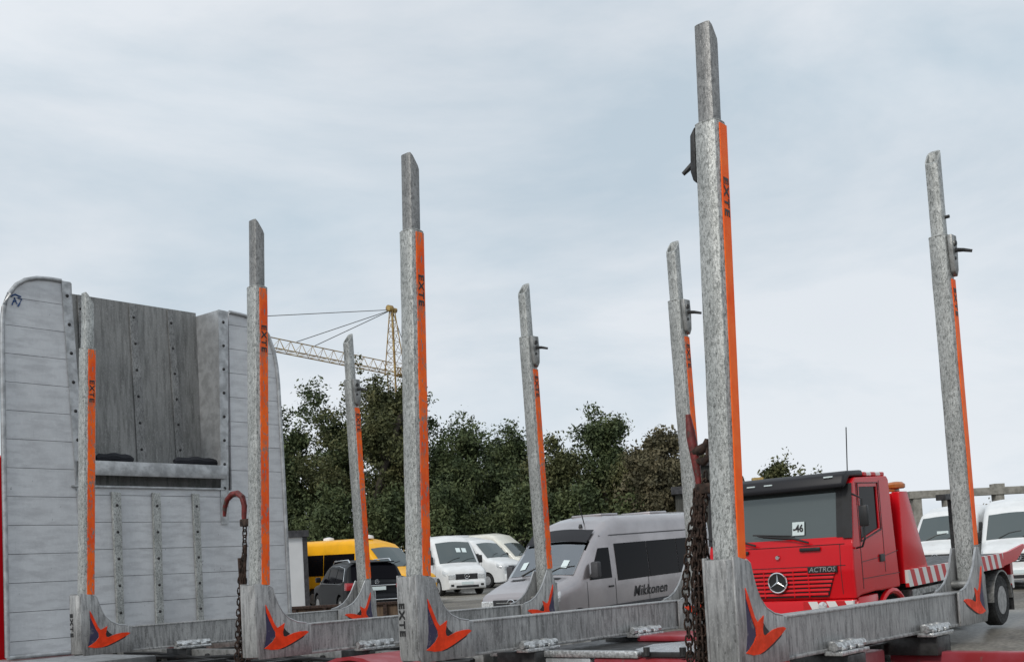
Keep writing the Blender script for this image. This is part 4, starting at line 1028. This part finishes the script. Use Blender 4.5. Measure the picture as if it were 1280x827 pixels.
    for y, z in ((-.05,2.84),(-.35,2.84),(-.62,2.84),(.95,2.90),(-1.0,2.9)): mk.box(.0, .062, y-.07, y+.07, z-.016, z+.016, ch=.004)
    mk.build('marker_lamp', MT['paper'], root)
    rf = MB(); rf.box(-1.60, -.75, -1.18, 1.18, 2.90, 2.98, ch=.02); rf.build('roof_stripe', MT['tape_x'], root)
    wp = MB()
    for y in (-.85, .05): wp.tube([(.05, y+.5, 2.0), (.035, y+.25, 2.06), (.02, y-.35, 2.12)], .013, 6); wp.tube([(.02, y-.45, 2.14),(.025, y+.2, 2.10)], .01, 5)
    wp.build('wiper', MT['black'], root)
    for sd in (1, -1):
        cr_ = MB(); cr_.prism([(-.27,1.655),(-1.2,1.70),(-1.76,1.76),(-1.76,1.768),(-1.2,1.708),(-.27,1.663)], sd*1.231-.003, sd*1.231+.003); cr_.box(-1.77, -.30, sd*1.231-.003, sd*1.231+.003, 1.40, 1.408); cr_.build('crease_shade', MT['black'], root, recalc=True)  # thin black strips paint in the shade along the door swage creases
    nt_ = MB(); nt_.prism([(-.02,2.10),(-.052,2.27),(-.046,2.27),(-.014,2.10)], .26, .46); nt_.build('notice', MT['paper'], root, recalc=True)
    tx = MB(); text(tx, '-46', .13, frame((-.022, .36, 2.185), (0,1,0), (-.165,0,1)), bold=.004); tx.build('notice_number', MT['black'], root)
    # inside
    it = MB(); it.box(-.5, -.15, -1.0, 1.0, 1.99, 2.06, ch=.02); it.build('dashboard', MT['dash'], root)
    for y in (-.6, .6):
        s_ = MB(); s_.box(-1.35, -1.2, y-.25, y+.25, 1.99, 2.6, ch=.05); s_.build('seat', MT['seatfabric'], root, auto=40)
    an = MB(); an.tube([(-.45,1.05,3.0), (-.52,1.06,3.7)], .009, 5); an.build('antenna', MT['black'], root)
    # chassis and deck
    ch_ = MB(); ch_.box(-8.2, -1.0, -.45, .45, .62, .98); ch_.build('chassis', MT['steel_dark'], root)
    tw = MB(); 
    for sd in (1, -1): tw.prism([(-2.02,1.20),(-2.10,2.72),(-2.46,2.72),(-3.25,1.20)], sd*1.14-.07, sd*1.14+.07, ch=.015)
    tw.box(-2.16, -2.06, -1.07, 1.07, 1.3, 2.7, ch=.01) ; tw.build('deck_tower', MT['red'], root, auto=30, recalc=True)
    bc = MB(); 
    for y in (1.08, -1.08): bc.lathe([(.13,0),(.155,.02),(.155,.07),(.11,.11),(.04,.12)], 'z', 16, (-2.3,y,2.77))
    bc.box(-2.42, -2.18, -1.1, 1.1, 2.725, 2.77, ch=.01); bc.build('beacon', MT['amber'], root, auto=40)
    ck_ = MB(); ck_.box(-2.0, -1.82, -.9, .9, 1.1, 2.7, ch=.02); ck_.build('equipment_rack', MT['steel_dark'], root)
    for sd in (1, -1):
        rl = MB(); rl.box(-7.2, -2.05, sd*1.235-.03, sd*1.235+.03, 1.14, 1.42); rl.build('deck_side', MT['tape_x'], root)
        r2_ = MB(); r2_.prism([(-7.2,1.16),(-8.1,1.22),(-8.75,1.46),(-8.7,1.54),(-7.7,1.44),(-7.2,1.42)], sd*1.235-.03, sd*1.235+.03, ch=.006); r2_.build('deck_tail', MT['red'], root, recalc=True)
        r3 = MB(); r3.prism([(-7.0,1.25),(-7.7,1.25),(-7.7,1.13),(-7.0,1.13)], sd*1.1-.03, sd*1.1+.03); r3.build('deck_bracket', MT['steel_dark'], root, recalc=True)
        sb = MB(); sb.box(-6.2, -2.35, sd*1.1-.1, sd*1.1+.1, .62, 1.08, ch=.015); sb.build('side_locker', MT['steel'], root, auto=30)
        s2 = MB()
        for x in (-3.2, -4.4, -5.5): s2.box(x-.4, x+.4, sd*1.205-.004, sd*1.205+.004, .95, .975)
        s2.build('locker_handle', MT['black'], root)
        tl = MB(); tl.box(-7.95, -7.78, sd*1.0-.22, sd*1.0+.22, .95, 1.25, ch=.01); tl.build('tail_lamp', MT['taillight'], root)
        t2 = MB(); t2.box(-7.95, -7.80, sd*1.0-.22, sd*1.0+.22, .68, .94); t2.build('rear_stripe', MT['tape_x'], root)
        gd = MB(); gd.tube([(-2.3,sd*1.2,.80),(-2.7,sd*1.2,.8),(-2.7,sd*1.2,.6)], .03, 6); gd.build('guard_bar', MT['steel'], root)
    dk_ = MB(); dk_.box(-8.1, -2.1, -1.2, 1.2, 1.32, 1.39); dk_.build('deck', MT['steel_dark'], root)
    wn = MB(); wn.box(-3.6, -2.5, -.6, .6, 1.385, 1.75, ch=.03); wn.build('winch', MT['black'], root)
    ps = MB(); ps.box(-6.95, -6.80, .4, .55, 1.44, 2.66); ps.box(-7.6, -6.2, .38, .57, 2.56, 2.68, ch=.01); ps.tube([(-6.9,.6,1.5),(-6.95,.62,2.1),(-6.9,.6,2.6)], .05, 6); ps.build('lift_post', MT['steel_dark'], root)
    # cab glass and roof set to the height of the real cab
    tab = [(0,0),(1.97,1.97),(2.64,2.79),(2.72,2.87),(2.90,2.98),(3.05,3.10),(3.8,3.85)]
    for ob in root.children:
        if ob.name.split('.')[0] in ('cab','windscreen','windscreen_edge','windscreen_pillar','door_window','window_seal','shut_line','seat','sun_visor','marker_lamp','roof_stripe','antenna','wiper','notice','notice_number'):
            for v in ob.data.vertices:
                for (a, fa), (b, fb) in zip(tab, tab[1:]):
                    if a <= v.co.z <= b: v.co.z = fa+(fb-fa)*(v.co.z-a)/(b-a); break
    place(root, 971, 17.5, R(-40), 7)
    return root
tow_truck()

# ------------------------------------------------------------ shed, low rusty box, concrete frame, buildings
def block(name, label, cat, px, dep, w, depth, rot=0.):
    r = empty(name, ld(lat_of(px, dep), dep), label, cat); r.rotation_euler = (0, 0, -YAW+rot); return r
sh_ = block('site_shed', 'small white site cabin with dark flat roof edge beside the headboard', 'cabin', 382, 41, 0, 0, R(24))
MB().box(-6, -.17, 0, 3, 0, 2.75).build('wall', MT['wall'], sh_); MB().box(-.16, .0, -.03, .1, 0, 2.75).build('corner_post', MT['darkroof'], sh_)
MB().box(-6.1, .05, -.12, .3, 2.755, 3.0).build('roof', MT['darkroof'], sh_)
MB().box(-2.9, -2.0, -.03, -.002, .1, 2.1).build('door', MT['greyplastic'], sh_)
rb_ = block('rusty_skip', 'low rusty steel container in front of the black car', 'container', 372, 17.5, 0, 0, R(-4))
b = MB(); b.box(-1.2, 1.93, 0, .05, .1, 1.40); b.box(-1.2, 1.93, 1.6, 1.65, .1, 1.35); b.box(-1.2, -1.15, .05, 1.6, .1, 1.38); b.box(1.88, 1.93, .05, 1.6, .1, 1.38); b.box(-1.2, 1.93, .05, 1.6, .1, .15)
b.build('wall', MT['rustwall'], rb_)
b = MB(); b.box(-1.25, 1.98, -.04, .09, 1.402, 1.45, ch=.008)
for i in range(7): b.box(-1.1+i*.48, -1.04+i*.48, -.05, -.002, .1, 1.40)
b.build('rib', MT['rust'], rb_)
cf = block('concrete_frame', 'unfinished grey concrete frame of posts and beams behind the white vans', 'concrete frame', 1140, 62, 0, 0, R(6))
def cfh(z): return z
zt_ = 1.84+ (684-611)/22.3 - gnd(62)
b = MB(); n = 0
for x in (0.1, 2.0, 5.0, 8.3, 11.6, 14.9, 18.2):
    wv_ = .5 if x != 2.0 else .32
    b.box(x, x+wv_, 0, .5, 0, zt_-.42)
b.build('post', MT['concrete'], cf)
b = MB(); b.box(-.1, 19.2, -.06, .56, zt_-.418, zt_, ch=.02); b.build('beam', MT['concrete'], cf)
b = MB()
for x in (4.95, 8.25, 11.55, 14.85): b.box(x, x+.6, -.04, .54, zt_+.002, zt_+.20)
b.build('bearing_block', MT['concrete'], cf)
gb_ = block('grey_barn', 'dark grey board barn half hidden behind the trees', 'barn', 807, 66, 0, 0, R(5))
b = MB(); b.box(0, 4.4, 0, 6, 0, 6.3); b.build('wall', MT['board'], gb_); b = MB(); b.box(-.15, 4.6, -.2, 6.2, 6.3, 6.5); b.build('roof', MT['darkroof'], gb_)
lb_ = block('long_building', 'long low dark roofed building behind the red truck cab', 'building', 915, 60, 0, 0, R(-8))
b = MB(); b.box(-3, 5.2, 0, 8, 0, 4.35); b.build('wall', MT['board'], lb_); b = MB(); b.box(-3.2, 5.4, -.3, 8.3, 4.35, 4.75); b.build('roof', MT['darkroof'], lb_)
b = MB(); b.box(1.2, 1.8, .2, .8, 4.75, 5.0); b.build('roof_vent', MT['crane'], lb_)

# ------------------------------------------------------------ tower crane
cr = empty('tower_crane', ld(lat_of(496, 130), 130), 'yellow lattice tower crane with its jib reaching left over the trees', 'crane')
crl = cr.location.copy()
def cz(py, px, dep):                         # height at distance
    d_ = ray(px, py); return CAM.z + dep*(d_.z/d_.dot(Fh))
def cp(px, py, dep):
    d_ = ray(px, py); return CAM+d_*(dep/d_.dot(Fh))-crl
def lattice(mb, a, b, w, n, r=.07, tri=False, w2=None):
    a, b = Vector(a), Vector(b); t_ = (b-a).normalized(); s_ = t_.cross(Vector((0,0,1)))
    if s_.length < .2: s_ = Vector((1,0,0))
    s_.normalize(); u = s_.cross(t_).normalized(); w2 = w2 or w
    def cor(f_):
        p = a+(b-a)*f_; ww = w+(w2-w)*f_
        if tri: return [p-s_*ww/2, p+s_*ww/2, p+u*ww*.9]
        return [p-s_*ww/2-u*ww/2, p+s_*ww/2-u*ww/2, p+s_*ww/2+u*ww/2, p-s_*ww/2+u*ww/2]
    K = 3 if tri else 4
    for k in range(K): mb.tube([cor(0)[k], cor(1)[k]], r*1.5, 5)
    for i in range(n):
        c0, c1 = cor(i/n), cor((i+1)/n)
        for k in range(K): mb.tube([c0[k], c1[(k+1)%K]], r*.7, 4); mb.tube([c1[k], c1[(k+1)%K]], r*.7, 4)
mast_top = cp(494, 468, 130); base = Vector((mast_top.x, mast_top.y, 0))
m1 = MB(); lattice(m1, base, mast_top, 1.3, 16, .05); m1.build('mast', MT['crane'], cr)
apex = cp(490, 387, 130)
a1 = MB(); lattice(a1, mast_top, apex, 1.7, 6, .045, w2=.4); a1.tube([mast_top, apex], .16, 6); a1.lathe([(.4,-.3),(.4,.3)], 'x', 12, tuple(apex+Vector((-.35,0,.1)))); a1.lathe([(.3,-.3),(.3,.3)], 'x', 12, tuple(apex+Vector((.4,.1,0)))); a1.build('tower_head', MT['crane'], cr)
jr = cp(490, 460, 130); jt = cp(290, 419, 112)
j = MB(); lattice(j, jr-Vector((0,0,.6)), jt-Vector((0,0,.6)), 1.4, 15, .042, tri=True); j.build('jib', MT['crane'], cr)
dirj = (jt-jr)
cj = MB(); cend = mast_top-dirj.normalized()*3.2; lattice(cj, mast_top, cend, 1.0, 7, .05, tri=True); cj.build('counter_jib', MT['crane'], cr)
ti = MB()
for px, py, f_ in ((362,428,0), (384,431,0), (250,410,0)):
    t_ = ((px-484)/(290-484)); q = jr+dirj*t_+Vector((0,0,.75)); ti.tube([apex, q], .045, 4); 
ti.tube([apex, cp(200, 412, 112)], .035, 4) if False else None
ti.tube([apex, cend+Vector((0,0,.6))], .05, 4); ti.build('tie_rod', MT['cable'], cr)


# ------------------------------------------------------------ trees
def tree(px, top_py, dep, wpx, mat_, label, n_leaf=16000, base_frac=.12, seed=0, density=1.0, name='tree', leaf=.105, nclump=70, bare=0., shape=1.):
    rng = np.random.default_rng(seed+100)
    px2 = px+.055*(715-top_py)*.6; base = ld(lat_of(px2, dep), dep); zt_ = cz(top_py, px, dep); H = zt_-base.z; Rad = wpx/FPX*dep/2
    root = empty(name, tuple(base), label, 'tree', 'trees along the back of the yard')
    random.seed(seed)
    tips = []; tr = MB()
    def limb(p, d, ln, r, lvl):
        pts = [Vector(p)]; rad = [r]; n = 5
        for i in range(n):
            d = (d+Vector((random.uniform(-.16,.16), random.uniform(-.16,.16), random.uniform(-.04,.12)))).normalized()
            pts.append(pts[-1]+d*ln/n); rad.append(r*(1-.6*(i+1)/n))
        tr.tube(pts, rad, 7 if lvl == 0 else 5)
        if lvl >= 1: tips.append((pts[-1], lvl)); tips.append((pts[3], lvl))
        if lvl < 3:
            kk = (8, 5, 4)[lvl]
            for j in range(kk):
                f_ = .25+.75*(j+.5)/kk; ii = min(n-1, int(f_*n)); q = pts[ii]+(pts[ii+1]-pts[ii])*(f_*n-ii)
                a = j*2.4+random.random(); dd = Vector((math.cos(a), math.sin(a), random.uniform(.3,1.0))).normalized()
                if lvl: dd = (dd*.6+d*.7).normalized()
                limb(q, dd, (Rad*(.85-.5*f_) if lvl == 0 else ln*.55)*random.uniform(.75,1.1), rad[ii]*.5, lvl+1)
    limb((0,0,0), Vector((random.uniform(-.05,.05),0,1)), H*.76, .22+H*.012, 0)
    tr.build('trunk', MT['bark'], root, smooth=True)
    # crown: leaf clumps through the crown volume, sized unevenly
    C = []; 
    while len(C) < nclump:
        u = rng.uniform(-1, 1, 3)
        if (u**2).sum() > 1: continue
        f_ = (u[2]+1)/2; w = Rad*(.36+.76*math.sin(math.pi*min(1, f_**.8*shape)))**1.0
        C.append((u[0]*w, u[1]*w, H*(base_frac+(.94-base_frac)*f_), rng.uniform(.35, 1.15)*max(.55, Rad*.19)))
    for t_, lv in tips:
        if rng.random() < .45 and math.hypot(t_.x, t_.y) < Rad*(.4+.8*math.sin(math.pi*min(1, (t_.z/H)**.8))): C.append((t_.x, t_.y, min(t_.z, H*.98), rng.uniform(.35,.8)))
    C = np.array(C); wts = C[:, 3]**2.2; wts /= wts.sum(); nl = int(n_leaf*density)
    ci = rng.choice(len(C), nl, p=wts); dirs = rng.normal(size=(nl, 3)); dirs /= np.linalg.norm(dirs, axis=1)[:, None]
    rad = C[ci, 3]*rng.uniform(.15, 1, nl)**.55*rng.choice([1, 1, 1.15, 1.7], nl)
    ctr = C[ci, :3]+dirs*rad[:, None]*np.array([1, 1, .95]); ctr[:, 2] = np.clip(ctr[:, 2], .2, H*1.02)
    a = rng.normal(size=(nl, 3)); a /= np.linalg.norm(a, axis=1)[:, None]; b = np.cross(a, rng.normal(size=(nl, 3))); b /= np.linalg.norm(b, axis=1)[:, None]
    s_ = (leaf*rng.uniform(.4, 1.55, nl))[:, None]
    V = np.stack([ctr-a*s_, ctr+b*s_*.5, ctr+a*s_, ctr-b*s_*.5], 1).reshape(-1, 3)
    me = bpy.data.meshes.new('crown'); me.vertices.add(len(V)); me.vertices.foreach_set('co', V.ravel().astype(np.float32))
    me.loops.add(nl*4); me.loops.foreach_set('vertex_index', np.arange(nl*4, dtype=np.int32)); me.polygons.add(nl)
    me.polygons.foreach_set('loop_start', np.arange(0, nl*4, 4, dtype=np.int32)); me.polygons.foreach_set('loop_total', np.full(nl, 4, np.int32)); me.update(); me.validate()
    me.materials.append(MT[mat_]); o = bpy.data.objects.new('crown', me); col.objects.link(o); o.parent = root
    return root
TREES = [
 (300, 500, 74, 110, 'leaf_dark', 'tree whose crown shows mostly behind the headboard'),
 (338, 492, 71, 90, 'leaf_dark', 'dark tree half covered by the right edge of the headboard'),
 (388, 455, 72, 110, 'leaf_dark', 'dark green tree just right of the headboard under the crane jib'),
 (450, 424, 70, 140, 'leaf_olive', 'tallest olive green tree, reaching up in front of the crane jib'),
 (512, 460, 73, 105, 'leaf_dark', 'tall tree that hides the foot of the crane mast'),
 (580, 508, 70, 130, 'leaf_dark', 'bushy dark tree behind the white van with the dark windscreen'),
 (636, 522, 75, 110, 'leaf_dark', 'dark tree crown between the two middle stakes'),
 (690, 540, 70, 85, 'leaf_olive', 'lower olive tree above the front of the silver van'),
 (742, 494, 73, 95, 'leaf_dark', 'airy pointed tree above the roof of the silver van'),
 (785, 555, 69, 70, 'leaf_olive', 'round low tree left of the grey barn'),
 (826, 516, 64, 95, 'leaf_autumn', 'brownish tree in front of the grey barn'),
 (880, 548, 78, 80, 'leaf_autumn', 'brownish tree behind the tallest stake'),
]
for i, (px, ty, dep, w, mt, lab) in enumerate(TREES):
    tree(px, ty, dep, w*1.12, mt, lab, n_leaf=38000 if w > 80 else 26000, seed=i, base_frac=.06, nclump=150)
for i, (px, ty, dep, w) in enumerate([(400,600,66,80), (480,605,67,80), (560,600,66,90), (640,600,66,90), (720,600,66,90), (790,610,65,70)]):
    t_ = tree(px, ty, dep, w*1.2, 'leaf_dark', 'x', n_leaf=15000, seed=40+i, base_frac=.0, nclump=46, name='bush')
    t_['label'] = ['dark bush behind the yellow minibus side windows','dark bush behind the black car roof','dark bush behind the roof of the white van right of the minibus','dark bush above the farthest cream van','dark bush behind the windscreen of the silver van','dark bush under the grey barn'][i]
    t_['category'] = 'bush'; t_['group'] = 'bushes at the foot of the trees'
tree(984, 552, 95, 62, 'leaf_olive', 'small light tree showing above the black visor of the red truck', n_leaf=7000, seed=61, nclump=34, leaf=.16)
tree(1016, 568, 98, 30, 'leaf_olive', 'smallest tree top above the red truck, right of the light one', n_leaf=3000, seed=62, nclump=16, leaf=.16)
tree(948, 555, 92, 18, 'leaf_olive', 'bare thin sapling above the roof left of the small trees', n_leaf=60, seed=63, nclump=6, leaf=.1)
tree(1250, 622, 80, 40, 'leaf_autumn', 'brown bush seen through the concrete frame', n_leaf=2600, seed=64, nclump=18)

# ------------------------------------------------------------ one object per loose piece of the repeated parts
SPLIT = {'rivet','pad','stake_foot','gusset_rim','riveted_strip','rear_frame_rail','frame_rail','cross_member','bolt','recess_rib','lower_rib','roof_vent','roof_hatch',
 'windscreen_sticker','bonnet_vent','wiper','marker_lamp','shut_line','post','bearing_block','rib','locker_handle','beacon','panel_gap','grab_handle','grille_slat','grille_bar','tie_rod','rear_trim','air_intake','roof_gutter','air_hose','blue_mark','crease_shade'}
def split(o):
    me = o.data; n = len(me.vertices); par = list(range(n))
    def find(a):
        while par[a] != a: par[a] = par[par[a]]; a = par[a]
        return a
    for e in me.edges:
        a, b = find(e.vertices[0]), find(e.vertices[1])
        if a != b: par[a] = b
    isl = {}
    for p in me.polygons: isl.setdefault(find(p.vertices[0]), []).append(p)
    if len(isl) < 2: return
    for ps in list(isl.values()):
        mp_, v, f = {}, [], []
        for p in ps:
            q = []
            for i in p.vertices:
                if i not in mp_: mp_[i] = len(v); v.append(me.vertices[i].co[:])
                q.append(mp_[i])
            f.append(q)
        m2 = bpy.data.meshes.new(me.name); m2.from_pydata(v, [], f); m2.update()
        for k in me.materials: m2.materials.append(k)
        m2.polygons.foreach_set('use_smooth', [ps[0].use_smooth]*len(m2.polygons))
        if ps[0].use_smooth: m2.set_sharp_from_angle(angle=R(35))
        c = bpy.data.objects.new(o.name.split('.')[0], m2); col.objects.link(c); c.parent = o.parent; c.matrix_local = o.matrix_local.copy()
    bpy.data.objects.remove(o)
for o in [o for o in col.objects if o.type == 'MESH' and o.name.split('.')[0] in SPLIT and o.parent]: split(o)
